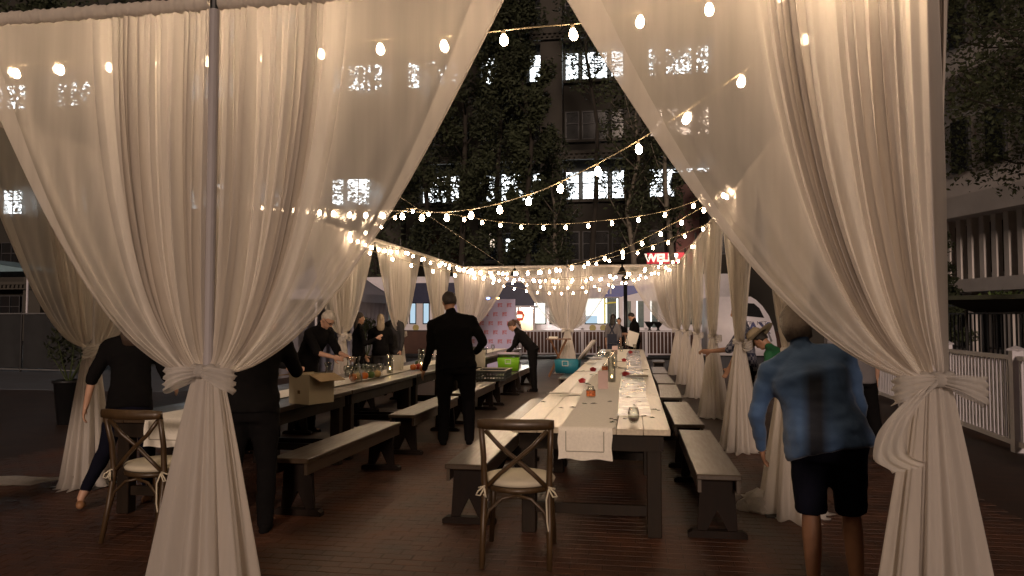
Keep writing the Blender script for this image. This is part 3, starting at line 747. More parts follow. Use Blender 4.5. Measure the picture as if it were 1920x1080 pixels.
# cluster of goblets in front of the grey-haired man
c = at_z(688, 706, TZ)
for i in range(5):
    for j in range(5):
        glass_thing('goblet', c.x-.19+.085*i+rl.uniform(-.01,.01), c.y-.25+.11*j+rl.uniform(-.01,.01), 'goblet in the %s row of the block, %s from the wall side' % (('nearest', 'second', 'middle', 'fourth', 'farthest')[j], ('first', 'second', 'third', 'fourth', 'fifth')[i]), 'block of goblets below the grey-haired man', s=.95)
for k, (px, py) in enumerate(((587, 742), (596, 737), (590, 730), (601, 728))):
    p = at_z(px, py, TZ); glass_thing('tumbler', p.x, p.y, ('nearest', 'second', 'third', 'farthest')[k] + ' of the four empty tumblers beside the cardboard box', 'tumblers beside the cardboard box')
for k, (px, py) in enumerate(((1139, 672), (1122, 660), (1160, 656), (1190, 655), (1172, 650), (1165, 660))):
    p = at_z(px, py, TZ); glass_thing('tumbler', p.x, p.y, ('empty glass beside the farther pink paper bag', 'empty glass by the crumpled clear plastic', 'empty glass right of the farther pink bag', 'empty glass alone at the right edge of the far end', 'empty glass beside the right bottle at the far end', 'empty glass beside the left bottle at the far end')[k], 'glasses at the far end of the middle table', s=1.2)
rr = random.Random(9)
for k in range(26):
    y = rr.uniform(12.6, 17.6); x = rr.uniform(-3.9, -3.05)
    glass_thing(rr.choice(('tumbler', 'goblet')), x, y, 'used glass in the jumble right of the man in black on the left table', 'jumble of glasses on the far half of the left tables', s=1.25)
for k, (px, py) in enumerate(((447, 768), (462, 762))):
    p = at_z(px, py, TZ); glass_thing('tumbler', p.x, p.y, ('larger-looking tumbler touching the nearest left drape', 'tumbler right beside the black trousers')[k], 'tumblers by the nearest left drape', s=1.6)
JUICE = mat('orange_juice', (.55, .32, .10), .3, var=.1)
def carafe(px, py, label, fill=True, s=1):
    p = at_z(px, py, TZ)
    parts = [('glass', lambda bm: lathe(bm, [(0,.003), (.052,.003), (.06,.02), (.058,.07), (.038,.125), (.026,.17), (.026,.20), (.042,.245), (.039,.245), (.023,.20), (.023,.17), (.035,.125), (.054,.07), (.056,.02), (0,.009)], 22, cap0=False), GLASS, True)]
    if fill: parts.append(('juice', lambda bm: lathe(bm, [(0,.010), (.053,.02), (.052,.05), (0,.05)], 20, cap0=False), JUICE, True))
    thing_mesh('carafe', parts, (p.x, p.y, TZ), label, 'carafe', 'glass carafes on the left table', scale=(s,s,s))
carafe(615, 728, 'glass carafe with some juice, next to the cardboard box', s=1.15)
carafe(668, 716, 'empty glass carafe under the grey-haired man\'s hands', False, 1.25)
carafe(655, 706, 'glass carafe held near the grey-haired man', False, 1.05)
# cardboard box with an open flap
CARD = mat('cardboard', (.40, .29, .17), .85, var=.08, bump=.1); CARDW = mat('printed_white_card', (.50, .44, .32), .8, var=.06)
p = at_z(575, 757, TZ)
def boxwalls(bm):
    w_, d_, h, t = .125, .15, .26, .005
    box(bm, -w_, w_, -d_, -d_+t, 0, h); box(bm, -w_, w_, d_-t, d_, 0, h); box(bm, -w_, -w_+t, -d_+t, d_-t, 0, h); box(bm, w_-t, w_, -d_+t, d_-t, 0, h); box(bm, -w_+t, w_-t, -d_+t, d_-t, 0, t)
def flap(ang, side):
    M = Matrix.Translation((.125*side, 0, .262)) @ Matrix.Rotation(R(ang), 4, 'Y')
    return lambda bm: box(bm, 0, .15*side, -.15, .15, -.003, .003, M) if side > 0 else box(bm, -.15, 0, -.15, .15, -.003, .003, M)
thing_mesh('cardboard_box', [('walls', boxwalls, CARDW, False), ('flap', flap(22, 1), CARD, False), ('flap', flap(-8, -1), CARD, False),
    ('handle_hole', lambda bm: box(bm, -.015, .015, -.1525, -.1505, .09, .12), mat('dark_print', (.1,.06,.03), .8), False)], (p.x, p.y+.1, TZ), 'open cream cardboard box with raised brown flap on the left table', 'box', rz=R(-22))
# vegetables and fruit as centrepiece
FRUIT = {'orange pepper': (.60,.16,.02), 'green pepper': (.08,.15,.03), 'yellow onion': (.55,.38,.14), 'red tomato': (.45,.05,.02), 'green squash': (.06,.11,.03)}
for px, py, k, wh in ((671, 712, 'yellow onion', 'in front of the block of goblets'), (683, 711, 'orange pepper', 'in front of the block of goblets'), (695, 709, 'green pepper', 'in front of the block of goblets'), (662, 714, 'orange pepper', 'at the left of the vegetable row'), (784, 693, 'red tomato', 'beside the hand of the man in black'), (775, 694, 'orange pepper', 'left of the hand of the man in black'), (784, 686, 'green squash', 'behind the tomatoes by the man in black'), (793, 697, 'orange pepper', 'touching the candle cylinder by the man in black'), (707, 707, 'yellow onion', 'right of the goblets near the can')):
    p = at_z(px, py, TZ); bm = bmesh.new()
    lathe(bm, [(0,.0), (.028,.004), (.042,.025), (.044,.045), (.036,.068), (.016,.074), (.006,.069), (.005,.085), (0,.086)], 18, cap0=False)
    for v in bm.verts:
        a = math.atan2(v.co.y, v.co.x); q = 1 + .07*math.cos(4*a if 'pepper' in k else 6*a); v.co.x *= q; v.co.y *= q
    tag(obj(k.split()[1] , bm, mat(k.replace(' ', '_'), FRUIT[k], .35, var=.15), None, True, (p.x, p.y, TZ), (0, 0, rl.uniform(0,6))), k + ' lying ' + wh, 'vegetable', 'vegetables along the left runner').scale = (1.15,)*3
bm = bmesh.new(); lathe(bm, [(0,0), (.031,.002), (.033,.01), (.033,.11), (.027,.122), (0,.12)], 18, cap0=False); p = at_z(712, 698, TZ)
tag(obj('drink_can', bm, mat('can_metal', (.5,.5,.55), .3, .8, var=0), None, True, (p.x, p.y, TZ)), 'silver drink can right of the goblets on the left table', 'can')
# papers, menus, platters
def sheet_at(px, py, w_, l_, rz, label, cat='menu', m=PAPER, curl=.01, group=None, z=TZ+.006):
    p = at_z(px, py, z); P = [[((i/6-.5)*w_, (j/6-.5)*l_, z-TZ+curl*((i/6-.5)**2*4)+.0015*math.sin(i+j)) for i in range(7)] for j in range(7)]
    o = grid_mesh(cat.replace(' ', '_'), np.array(P), m, None); o.location = (p.x, p.y, TZ); o.rotation_euler = (0,0,R(rz)); tag(o, label, cat, group)
MG = 'paper menus on the tables'
sheet_at(1049, 738, .14, .24, 78, 'menu lying at the left edge of the middle table', group=MG)
sheet_at(1068, 742, .12, .2, 100, 'second menu overlapping the first at the table edge', group=MG, z=TZ+.014)
sheet_at(1195, 707, .11, .28, 88, 'folded napkin on the right side of the middle table', 'napkin', LINEN, .03)
sheet_at(1204, 693, .10, .2, 80, 'menu on the right side of the middle table', group=MG)
sheet_at(1106, 681, .18, .25, 75, 'menu at the left edge halfway up the middle table', group=MG)
sheet_at(1165, 690, .2, .2, 30, 'crumpled napkin by the farther candle cylinder', 'napkin', LINEN, .03)
sheet_at(608, 737, .12, .3, 40, 'menu lying beside the tumblers on the left table', group=MG)
# reading glasses / twig
DARKS = mat('dark_scrap', (.03, .028, .015), .7, var=.3)
bm = bmesh.new(); p = at_z(1197, 713, TZ+.01)
for s in (-1, 1):
    tube(bm, [(s*.035+.025*math.cos(a), 0, .02+.02*math.sin(a)) for a in [2*PI*i/14 for i in range(14)]], .002, 5, closed=True)
    tube(bm, [(s*.06, 0, .025), (s*.062, .13, .02)], .002, 5)
tube(bm, [(-.01,0,.028), (.01,0,.028)], .002, 5)
tag(obj('spectacles', bm, DARKS, None, False, (p.x, p.y, TZ)), 'thin dark pair of spectacles lying on the middle table', 'spectacles')
rs_ = random.Random(21)
for k, (px, py) in enumerate(((1095, 757), (1113, 757), (1146, 753), (1178, 745), (1172, 786), (1180, 787), (1150, 792), (1018, 754), (1052, 765), (1191, 760), (1208, 780), (1235, 770), (1222, 783), (1165, 702), (1118, 703), (1108, 703), (1155, 788), (1146, 786), (1228, 768), (1075, 764))):
    p = at_z(px, py, TZ+.008); bm = bmesh.new(); n = rs_.randint(2, 4)
    for q in range(n):
        a = rs_.uniform(0, 6.28); l_ = rs_.uniform(.012, .032); w_ = l_*.35; M = Matrix.Translation((rs_.uniform(-.012,.012), rs_.uniform(-.012,.012), 0)) @ Matrix.Rotation(a, 4, 'Z')
        vs = [bm.verts.new(M @ Vector(v)) for v in ((-l_,0,.002), (0,-w_,.006), (l_,0,.001), (0,w_,.008))]; bm.faces.new(vs)
    tag(obj('leaf_scrap', bm, DARKS if k % 3 else LEAF, None, False, (p.x, p.y, TZ+.008)), 'dried leaf scrap dropped on the pale middle table top', 'leaf', 'leaf scraps dropped on the middle table')
CLEARP = glassy('crumpled_film', (.9,.92,.9), .5, .12)
def crumple(name, r_, loc, m, label, cat, seed=0, flat=.5, rings=7):
    bm = bmesh.new(); bmesh.ops.create_icosphere(bm, subdivisions=3, radius=1)
    for v in bm.verts:
        n = noise.noise(v.co*2.3+Vector((seed,0,0))) + .5*noise.noise(v.co*6+Vector((0,seed,0))); v.co *= 1+.45*n; v.co.z = max(-.0, (v.co.z)*flat+.1)
        v.co = Vector((v.co.x*r_[0], v.co.y*r_[1], v.co.z*r_[2]))
    return tag(obj(name, bm, m, None, False, loc), label, cat)
p = at_z(1130, 668, TZ); crumple('plastic_wrap', (.16,.3,.14), (p.x, p.y, TZ), CLEARP, 'crumpled clear plastic over a platter at the far left of the middle table', 'plastic wrap', 3)
p = at_z(1115, 675, TZ)
thing_mesh('platter', [('dish', lambda bm: lathe(bm, [(0,.004), (.12,.004), (.17,.02), (.165,.023), (.115,.008), (0,.008)], 24, cap0=False), WHITEP, True)], (p.x, p.y+.5, TZ), 'round white platter at the left edge of the middle table', 'platter')
for k, (px, py, lab) in enumerate(((1163, 657, 'clear bottle at the far end of the middle table, left one'), (1176, 652, 'clear bottle at the far end of the middle table, right one'))):
    p = at_z(px, py, TZ); bm = bmesh.new(); lathe(bm, [(0,.002), (.038,.002), (.04,.02), (.04,.17), (.015,.22), (.015,.28), (0,.28)], 18, cap0=False)
    tag(obj('bottle', bm, GLASS, None, True, (p.x, p.y, TZ)), lab, 'bottle', 'bottles at the far end')
# white plastic bags, one crumpled on the seat of the left chair and one below
WPLA = mat('white_plastic', (.8,.8,.84), .3, var=.05)
crumple('plastic_bag', (.13,.10,.12), (-3.33, 5.45, .0), WPLA, 'white plastic bag on the bricks under the left table', 'plastic bag', 5, .7)
p = at_z(660, 715, TZ); crumple('crumpled_napkin', (.07,.09,.07), (p.x-.1, p.y-.15, TZ), LINEN, 'crumpled white napkin between the carafes', 'napkin', 8, .7)
# crate on a bench
CR = mat('black_crate_plastic', (.025,.03,.028), .45, var=.1); CRL = mat('crate_rim', (.55,.5,.4), .5, var=.1)
p = at_z(919, 712, .46)
def crate(bm):
    W, D, Hh = .27, .36, .17
    for s in (-1, 1):
        for z0, z1 in ((0,.035), (.075,.09), (.13,.17)): box(bm, -W, W, s*D-.01, s*D+.01, z0, z1); box(bm, s*W-.01, s*W+.01, -D+.01, D-.01, z0, z1)
        for i in range(11): x = -W+.01+(2*W-.02)*i/10; box(bm, x-.006, x+.006, s*D-.007, s*D+.007, .034, .131)
        for i in range(15): y = -D+.02+(2*D-.04)*i/14; box(bm, s*W-.007, s*W+.007, y-.006, y+.006, .034, .131)
    box(bm, -W+.01, W-.01, -D+.01, D-.01, 0, .01)
thing_mesh('glass_crate', [('walls', crate, CR, False), ('rim', lambda bm: [box(bm, -.285, .285, s*.36-.018, s*.36+.018, .171, .182) for s in (-1,1)] + [box(bm, s*.27-.016, s*.27+.016, -.341, .341, .171, .182) for s in (-1,1)], CRL, False)], (-2.5, p.y+.15, .46), 'black slotted plastic crate with a pale rim on the bench', 'crate')
# coolers
def cooler(loc, col, lidc, label, rz, lid_ang, s=1, hinge='back'):
    o = empty('cooler', loc, rz, label, 'cooler', 'picnic coolers standing on benches'); m = mat('cooler_' + label.split()[0], col, .45, var=.06)
    ml = mat('cooler_lid_' + label.split()[0], lidc, .5, var=.05)
    bm = bmesh.new(); poly = [(-.25, .0), (-.29, .33), (.29, .33), (.25, .0)]
    v0 = [bm.verts.new((x*(.9 if k else 1), y*(.9 if k else 1), z)) for x, y, z, k in ((-.28,-.18,0,1), (.28,-.18,0,1), (.28,.18,0,1), (-.28,.18,0,1))]
    v1 = [bm.verts.new(q) for q in ((-.28,-.18,.33), (.28,-.18,.33), (.28,.18,.33), (-.28,.18,.33))]
    v2 = [bm.verts.new(q) for q in ((-.25,-.15,.33), (.25,-.15,.33), (.25,.15,.33), (-.25,.15,.33))]; v3 = [bm.verts.new(q) for q in ((-.24,-.14,.05), (.24,-.14,.05), (.24,.14,.05), (-.24,.14,.05))]
    bm.faces.new(v0[::-1]); bm.faces.new(v3)
    for A, B in ((v0,v1), (v1,v2), (v2,v3)):
        for k in range(4): bm.faces.new((A[k], A[(k+1)%4], B[(k+1)%4], B[k]))
    bmesh.ops.bevel(bm, geom=list(bm.edges), offset=.015, segments=2, affect='EDGES'); obj('tub', bm, m, o, True)
    bm = bmesh.new()
    if hinge == 'back': box(bm, -.285, .285, -.37, 0, 0, .04)
    else: box(bm, -.57, 0, -.185, .185, 0, .04)
    bmesh.ops.bevel(bm, geom=list(bm.edges), offset=.012, segments=2, affect='EDGES')
    if hinge == 'back': obj('lid', bm, ml, o, True, (0, .187, .345), (R(-lid_ang), 0, 0))
    else: obj('lid', bm, ml, o, True, (.287, 0, .345), (0, R(lid_ang), 0))
    bm = bmesh.new(); tube(bm, [(-.07,-.205,.18), (.07,-.205,.18), (.07,-.21,.29), (-.07,-.21,.29)], .009, 6, closed=True); obj('handle', bm, ml, o, True)
    o.scale = (s,s,s); return o
cooler((-2.62, 15.6, .46), (.17, .42, .015), (.62, .55, .66), 'lime green cooler with its lid up in front of the bending woman', R(4), 14, .82)
p = at_z(1088, 705, .46)
cooler((-1.32, 15.0, .46), (.02, .19, .27), (.70, .66, .62), 'teal blue cooler with a white lid leaning open by the middle table', R(-12), 128, .85, 'right')
# folding tray stand
o = empty('tray_stand', (-2.03, 20.2, 0), R(8), 'folding wooden tray stand with a square top before the far drape', 'tray stand')
TRW = mat('teak', (.16,.075,.035), .45, var=.2, stretch=(1,1,.2))
bm = bmesh.new(); box(bm, -.33, .33, -.24, .24, 1.0, 1.03); obj('top', bm, TRW, o)
for s in (-1, 1):
    for y in (-.2, .2):
        bm = bmesh.new(); tube(bm, [(s*.26, y*(1 if s>0 else .86), 0), (-s*.22, y*(1 if s>0 else .86), 1.0)], .022, 6); obj('leg', bm, TRW, o)
bm = bmesh.new(); box(bm, -.25, -.02, -.1, .12, 0, .05); tag(obj('stacked_napkins', bm, LINEN, None, False, (-2.03,20.2,1.031), bevel=.01), 'stack of pale napkins on the folding tray stand', 'napkins')
# cloth heap at the hem behind the blue-shirt person
p = at_z(1432, 955, 0); crumple('cloth_heap', (.19,.15,.22), (p.x, p.y, .0), TIEM, 'heap of loose white cloth on the bricks left of the blue-shirt legs', 'cloth', 12, .6)
bm = bmesh.new()
P = [[(XL-1.0+1.05*i/14, 6.05+.28*(j/6-.5)*(1 + .6*math.sin(i*.4))+.05*math.sin(i*.5), .012+.09*(i/14)**2+.03*abs(math.sin(j*1.3+i*.35))) for i in range(15)] for j in range(7)]
bm.free(); o = grid_mesh('cloth_train', np.array(P), TIEM, np.full((7,15), .9)); tag(o, 'long hem of white cloth trailing left over the bricks', 'cloth')

# ---------------------------------------------------------------- people
def remesh(name, bm, vox, m, parent, smooth_it=4, wrinkle=0, seed=0):
    me = bpy.data.meshes.new(name + '_src'); bmesh.ops.recalc_face_normals(bm, faces=bm.faces); bm.to_mesh(me); bm.free()
    o = bpy.data.objects.new(name + '_src', me); COL.objects.link(o)
    md = o.modifiers.new('r', 'REMESH'); md.mode = 'VOXEL'; md.voxel_size = vox; md.use_smooth_shade = True
    s = o.modifiers.new('s', 'SMOOTH'); s.factor = .5; s.iterations = smooth_it
    dg = bpy.context.evaluated_depsgraph_get(); ev = o.evaluated_get(dg); m2 = bpy.data.meshes.new_from_object(ev)
    COL.objects.unlink(o); bpy.data.objects.remove(o); bpy.data.meshes.remove(me)
    m2.name = name; m2.materials.clear(); m2.materials.append(m)
    if wrinkle:
        n = len(m2.vertices); co = np.empty(n*3, np.float32); no = np.empty(n*3, np.float32)
        m2.vertices.foreach_get('co', co); m2.vertices.foreach_get('normal', no) if False else m2.vertex_normals.foreach_get('vector', no)
        co = co.reshape(-1,3); no = no.reshape(-1,3)
        d = np.array([noise.noise(Vector((c[0]*7+seed, c[1]*7, c[2]*13))) + .5*noise.noise(Vector((c[0]*15, c[1]*15+seed, c[2]*28))) for c in co])
        co = co + no*(d*wrinkle)[:, None]; m2.vertices.foreach_set('co', co.ravel().astype(np.float32)); m2.update()
    return link_mesh(name, m2, parent)
def capsule(bm, a, ra, b, rb_, seg=12, sx=1):
    a = Vector(a); b = Vector(b); L_ = (b-a).length; d = (b-a).normalized() if L_ > 1e-6 else Vector((0,0,1))
    pts = []; rad = []
    for t in (-1, -.8, -.5): pts.append(a + d*ra*t); rad.append(ra*math.sqrt(max(.0025, 1-t*t)))
    for t in (0, .25, .5, .75, 1):
        pts.append(a.lerp(b, t)); rad.append(ra + (rb_-ra)*t + math.sin(PI*t)*.04*(ra+rb_)*.5)
    for t in (.5, .8, 1): pts.append(b + d*rb_*t); rad.append(rb_*math.sqrt(max(.0025, 1-t*t)))
    tube(bm, pts, rad, seg)
def loft(bm, rings, seg=20):
    """rings: (center, axis x, axis y, rx, ry)"""
    rs = []
    for c, ax, ay, rx, ry in rings:
        rs.append([bm.verts.new(c + ax*rx*(abs(math.cos(t))**.85)*(1 if math.cos(t) > 0 else -1) + ay*ry*math.sin(t)) for t in [2*PI*k/seg for k in range(seg)]])
    for a, b in zip(rs, rs[1:]):
        for k in range(seg): bm.faces.new((a[k], a[(k+1)%seg], b[(k+1)%seg], b[k]))
    bm.faces.new(rs[0][::-1]); bm.faces.new(rs[-1])
def V(*a): return Vector(a)
def person(label, loc, yaw, h=1.75, girth=1.0, lean=0, side=0, arms=None, legs=None, head=(0, 0), skin=SKIN, top=BLACKC, sleeve='long',
           bottom=BLACKC, leg_style='trousers', hair=('short', (.02,.014,.01)), shoe=None, vox=.02, wrinkle=.009, collar=True, face=False, curl=.5, group=None, twist=0, untucked=True):
    root = empty('person', loc, R(yaw), label, 'person', group); s = h/1.75
    arms = arms or {}; legs = legs or {}
    dl = legs.get('L', ((-.05, .02, -1), (-.0, -.03, -1))); dr_ = legs.get('R', ((.05, .02, -1), (.0, -.03, -1)))
    def chain(d): return V(*d[0]).normalized()*.43, V(*d[1]).normalized()*.42
    kl, al = chain(dl); kr, ar = chain(dr_)
    drop = max(-(kl+al).z, -(kr+ar).z)
    P0 = V(0, 0, drop + .09)
    Rt = Matrix.Rotation(R(side), 3, 'Y') @ Matrix.Rotation(-R(lean), 3, 'X') @ Matrix.Rotation(R(twist), 3, 'Z')
    X, Y, Z = Rt @ V(1,0,0), Rt @ V(0,1,0), Rt @ V(0,0,1)
    hw = .09*max(1, girth*.86); hip = {-1: P0 + V(-hw,0,-.02), 1: P0 + V(hw,0,-.02)}
    chest = P0 + Z*.30; shc = P0 + Z*.475; neck = P0 + Z*.545 - Y*.01
    Rh = Rt @ Matrix.Rotation(-R(head[0]), 3, 'X') @ Matrix.Rotation(R(head[1]), 3, 'Z')
    hx, hy, hz = Rh @ V(1,0,0), Rh @ V(0,1,0), Rh @ V(0,0,1)
    hc = neck + Z*.035 + hz*.112 + hy*.025
    J = {}
    for k, sg in (('L', -1), ('R', 1)):
        a = arms.get(k, ((sg*.18, 0, -1), (sg*.02, .18, -1)))
        S = shc + X*sg*.175*min(girth, 1.25) - Z*.03
        E = S + V(*a[0]).normalized()*.285; W = E + V(*a[1]).normalized()*.25
        kk, aa = (kl, al) if sg < 0 else (kr, ar)
        K = hip[sg] + kk; A = K + aa
        J[k] = (S, E, W, K, A, sg, a)
    Ms = Matrix.Diagonal((s, s, s, 1))
    def fin(bm): bmesh.ops.transform(bm, matrix=Ms, verts=bm.verts)
    g = girth
    # body: one continuous surface
    bm = bmesh.new()
    loft(bm, [(P0-Z*.06, X, Y, .12*g, .085*g), (P0+Z*.05, X, Y, .145*g, .10*g), (P0+Z*.2, X, Y, .125*g, .095*g), (chest+Z*.05, X, Y, .145*g, .10*g), (shc-Z*.01, X, Y, .14, .08), (shc+Z*.05, X, Y, .06, .055)])
    capsule(bm, shc, .055, neck+Z*.05+hz*.03, .05)
    capsule(bm, neck+Z*.04, .052, hc-hz*.05-hy*.01, .05)
    ellipsoid(bm, hc+hz*.018-hy*.008, (1,1,1), 20, Matrix((hx*.073, hy*.093, hz*.096)).transposed().to_4x4())
    ellipsoid(bm, hc-hz*.045+hy*.022, (1,1,1), 16, Matrix((hx*.056, hy*.062, hz*.066)).transposed().to_4x4())
    capsule(bm, hc+hy*.088+hz*.008, .010, hc+hy*.104-hz*.022, .0135, 8)
    ellipsoid(bm, hc+hy*.078-hz*.052, (1,1,1), 10, Matrix((hx*.024, hy*.014, hz*.011)).transposed().to_4x4())
    ellipsoid(bm, hc+hy*.068-hz*.095, (1,1,1), 10, Matrix((hx*.022, hy*.02, hz*.016)).transposed().to_4x4())
    ellipsoid(bm, hc+hy*.078+hz*.036, (1,1,1), 10, Matrix((hx*.05, hy*.014, hz*.010)).transposed().to_4x4())
    for sg in (-1, 1):
        ellipsoid(bm, hc+hx*sg*.075-hz*.008-hy*.012, (1,1,1), 10, Matrix((hx*.012, hy*.018, hz*.032)).transposed().to_4x4())
    for k in ('L', 'R'):
        S, E, W, K, A, sg, a = J[k]
        capsule(bm, S-X*sg*.02, .048, E, .036); capsule(bm, E, .037, W, .025)
        d = (W-E).normalized(); n = V(*(a[2] if len(a) > 2 else (sg*-1.0, .1, 0))); n = (n - d*n.dot(d)).normalized(); wv = d.cross(n)
        if wv.dot(Y) < 0 and len(a) <= 3: wv = -wv      # thumb side forward
        pc = W + d*.05
        ellipsoid(bm, pc, (1,1,1), 12, Matrix((wv*.041, n*.017, d*.055)).transposed().to_4x4())
        capsule(bm, W-d*.01, .024, W+d*.03, .022, 8)
        for i, (off, ln) in enumerate(((.030, .070), (.011, .079), (-.009, .073), (-.028, .057))):
            f0 = pc + d*.038 + wv*off; c1 = curl*.45
            d1 = (d*math.cos(c1) + n*math.sin(c1) + wv*off*1.5).normalized(); d2 = (d*math.cos(c1*2.3) + n*math.sin(c1*2.3)).normalized(); d3 = (d*math.cos(c1*3.4) + n*math.sin(c1*3.4)).normalized()
            a1 = f0 + d1*ln*.48; a2 = a1 + d2*ln*.30; a3 = a2 + d3*ln*.22
            r_ = max(.0088, vox*.62); capsule(bm, f0, r_, a1, r_*.95, 6); capsule(bm, a1, r_*.95, a2, r_*.9, 6); capsule(bm, a2, r_*.9, a3, r_*.82, 6)
        t0 = pc - d*.02 + wv*.034; t1_ = t0 + (d*.7 + wv*.75 + n*.3).normalized()*.042; t2_ = t1_ + (d*.9 + wv*.25 + n*.35*curl).normalized()*.034
        r_ = max(.0105, vox*.65); capsule(bm, t0, r_*1.15, t1_, r_, 6); capsule(bm, t1_, r_, t2_, r_*.85, 6)
        capsule(bm, hip[sg], .075*g, K, .052); capsule(bm, K, .052, K.lerp(A, .35), .056); capsule(bm, K.lerp(A, .35), .055, A, .034)
        ft = V(a[4][0], a[4][1], 0) if len(a) > 4 else V(sg*.12, 1, 0); ft.normalize()
        capsule(bm, A+V(0,0,-.045)-ft*.03, .032, A+V(0,0,-.058)+ft*.13, .026)
    fin(bm); remesh('body', bm, vox, skin, root, 2)
    # shirt
    if top:
        bm = bmesh.new(); q = .022
        hem = -.09 if untucked else .02; gh = g*(1.10 if wrinkle > .01 else 1.02)
        loft(bm, [(P0+Z*hem, X, Y, .168*gh, .126*gh), (P0+Z*.03, X, Y, .165*gh, .124*gh), (P0+Z*.15, X, Y, .152*g, .118*g), (P0+Z*.25, X, Y, .155*g, .118*g), (chest+Z*.07, X, Y, .172*g, .125*g), (shc-Z*.03, X, Y, .175*min(g,1.15), .105), (shc+Z*.035, X, Y, .11, .08), (shc+Z*.068, X, Y, .06, .062)])
        if collar: capsule(bm, shc+Z*.03, .068, neck+Z*.03+hz*.01, .059)
        for k in ('L', 'R'):
            S, E, W, K, A, sg, a = J[k]
            capsule(bm, shc+X*sg*.03+Z*.045, .056, S+Z*.004, .056*(.6+.4*g))
            capsule(bm, S-X*sg*.03-Z*.01, .062*(.6+.4*g), S, .056*(.6+.4*g))
            if sleeve == 'long': capsule(bm, S, .064*(.6+.4*g), E, .050); capsule(bm, E, .050, W-(W-E)*.03, .036)
            elif sleeve == 'elbow': capsule(bm, S, .064*(.6+.4*g), E+(W-E)*.1, .055)
            else: capsule(bm, S, .066*(.6+.4*g), S.lerp(E, .62), .058)
        fin(bm); remesh('shirt', bm, max(.013, vox), top, root, 4, wrinkle, loc[0])
    bm = bmesh.new()
    loft(bm, [(P0-V(0,0,.13), V(1,0,0), V(0,1,0), .155*g, .112*g), (P0-V(0,0,.04), V(1,0,0), V(0,1,0), .168*g, .122*g), (P0+Z*.06, X, Y, .155*g, .112*g), (P0+Z*.17, X, Y, .142*g, .104*g)])
    for k in ('L', 'R'):
        S, E, W, K, A, sg, a = J[k]
        if leg_style == 'shorts': tube(bm, [hip[sg]+V(0,0,.02), hip[sg].lerp(K, .5), hip[sg].lerp(K, .99)], [.082*g, .074*g, .066*g], 18)
        elif leg_style == 'slim': capsule(bm, hip[sg]-V(0,0,.02), .088*g, K, .064); capsule(bm, K, .064, K.lerp(A, .35), .062); capsule(bm, K.lerp(A, .35), .06, K.lerp(A, .82), .045)
        else: capsule(bm, hip[sg]-V(0,0,.02), .095*g, K, .074); capsule(bm, K, .074, A-V(0,0,.01), .060)
    fin(bm); remesh('trousers' if leg_style != 'shorts' else 'shorts', bm, max(.013, vox), bottom, root, 4, .005, loc[1])
    # shoes
    shm = shoe or BLACKC
    for k in ('L', 'R'):
        S, E, W, K, A, sg, a = J[k]; ft = V(sg*.12, 1, 0).normalized(); bm = bmesh.new()
        b0_ = A + V(0,0,-.05); capsule(bm, b0_-ft*.045+V(0,0,-.0), .038, b0_+ft*.05+V(0,0,-.002), .038); capsule(bm, b0_+ft*.05+V(0,0,-.004), .038, b0_+ft*.15+V(0,0,-.016), .024)
        if leg_style in ('trousers',): capsule(bm, b0_-ft*.02, .042, A+V(0,0,.02), .042)
        fin(bm)
        for v in bm.verts: v.co.z = max(v.co.z, (A.z-.088)*s)
        remesh('shoe', bm, max(.012, vox*.8), shm, root, 3)
    # hair
    st, hcol = hair
    if st:
        hm = mat('hair_%02d_%02d' % (int(hcol[0]*100), int(hcol[2]*100)), hcol, .55, var=.3, scale=30, bump=.8, bscale=140, stretch=(1,1,.3)); bm = bmesh.new()
        seg, rng = 28, 18; rows = []
        hl = random.Random(int(loc[0]*100))
        for i in range(rng+1):
            th = PI*i/rng; row = []
            for k in range(seg):
                ph = 2*PI*k/seg; dx, dy, dz = math.sin(th)*math.cos(ph), math.sin(th)*math.sin(ph), math.cos(th)
                lim = (-.05 if dy > .25 else (-.62 if dy < -.1 else -.25)) if st != 'short' else (.30 if dy > .3 else (-.55 if dy < -.05 else -.05))
                zz = max(dz, lim + .25*max(0, dy))
                k2 = 1 + .07*noise.noise(V(dx*3, dy*3, dz*3+loc[0])) + .03*noise.noise(V(dx*11, dy*11, dz*11))
                shrink = 1.0 if dz >= lim+.25*max(0, dy) else .90
                row.append(hc + hz*.022 - hy*.012 + (hx*dx*.084 + hy*dy*.102 + hz*zz*.108)*k2*shrink)
            rows.append(row)
        vs = [[bm.verts.new(p) for p in r] for r in rows]
        for a_, b_ in zip(vs, vs[1:]):
            for k in range(seg): 
                try: bm.faces.new((a_[k], a_[(k+1)%seg], b_[(k+1)%seg], b_[k]))
                except Exception: pass
        if st == 'long':
            loft(bm, [(hc-hy*.06+hz*.03, hx, hy, .075, .045), (hc-hy*.07-hz*.06, hx, hy, .08, .04), (hc-hy*.085-hz*.16, hx, hy, .085, .035), (hc-hy*.085-hz*.26, hx, hy, .055, .025)])
        if st == 'bob':
            loft(bm, [(hc-hy*.03+hz*.05, hx, hy, .082, .085), (hc-hy*.035-hz*.03, hx, hy, .088, .08), (hc-hy*.05-hz*.10, hx, hy, .075, .055)])
        if st == 'ponytail':
            ellipsoid(bm, hc-hy*.09+hz*.085, (.038,.04,.036), 10)
            tube(bm, [hc-hy*.10+hz*.08, hc-hy*.15+hz*.03, hc-hy*.16-hz*.07, hc-hy*.13-hz*.17], [.025, .036, .033, .010], 8)
        if st == 'bun': ellipsoid(bm, hc-hy*.11+hz*.05, (.045,.045,.045), 10)
        fin(bm); obj('hair', bm, hm, root, True)
    if face:
        for sg in (-1, 1):
            bm = bmesh.new(); ellipsoid(bm, hc+hx*sg*.030+hy*.082+hz*.012, (.012,.008,.008), 8); fin(bm); obj('eye', bm, mat('eye_dark', (.03,.02,.015), .3, var=0), root, True)
    return root, hc*s, (hx, hy, hz), s
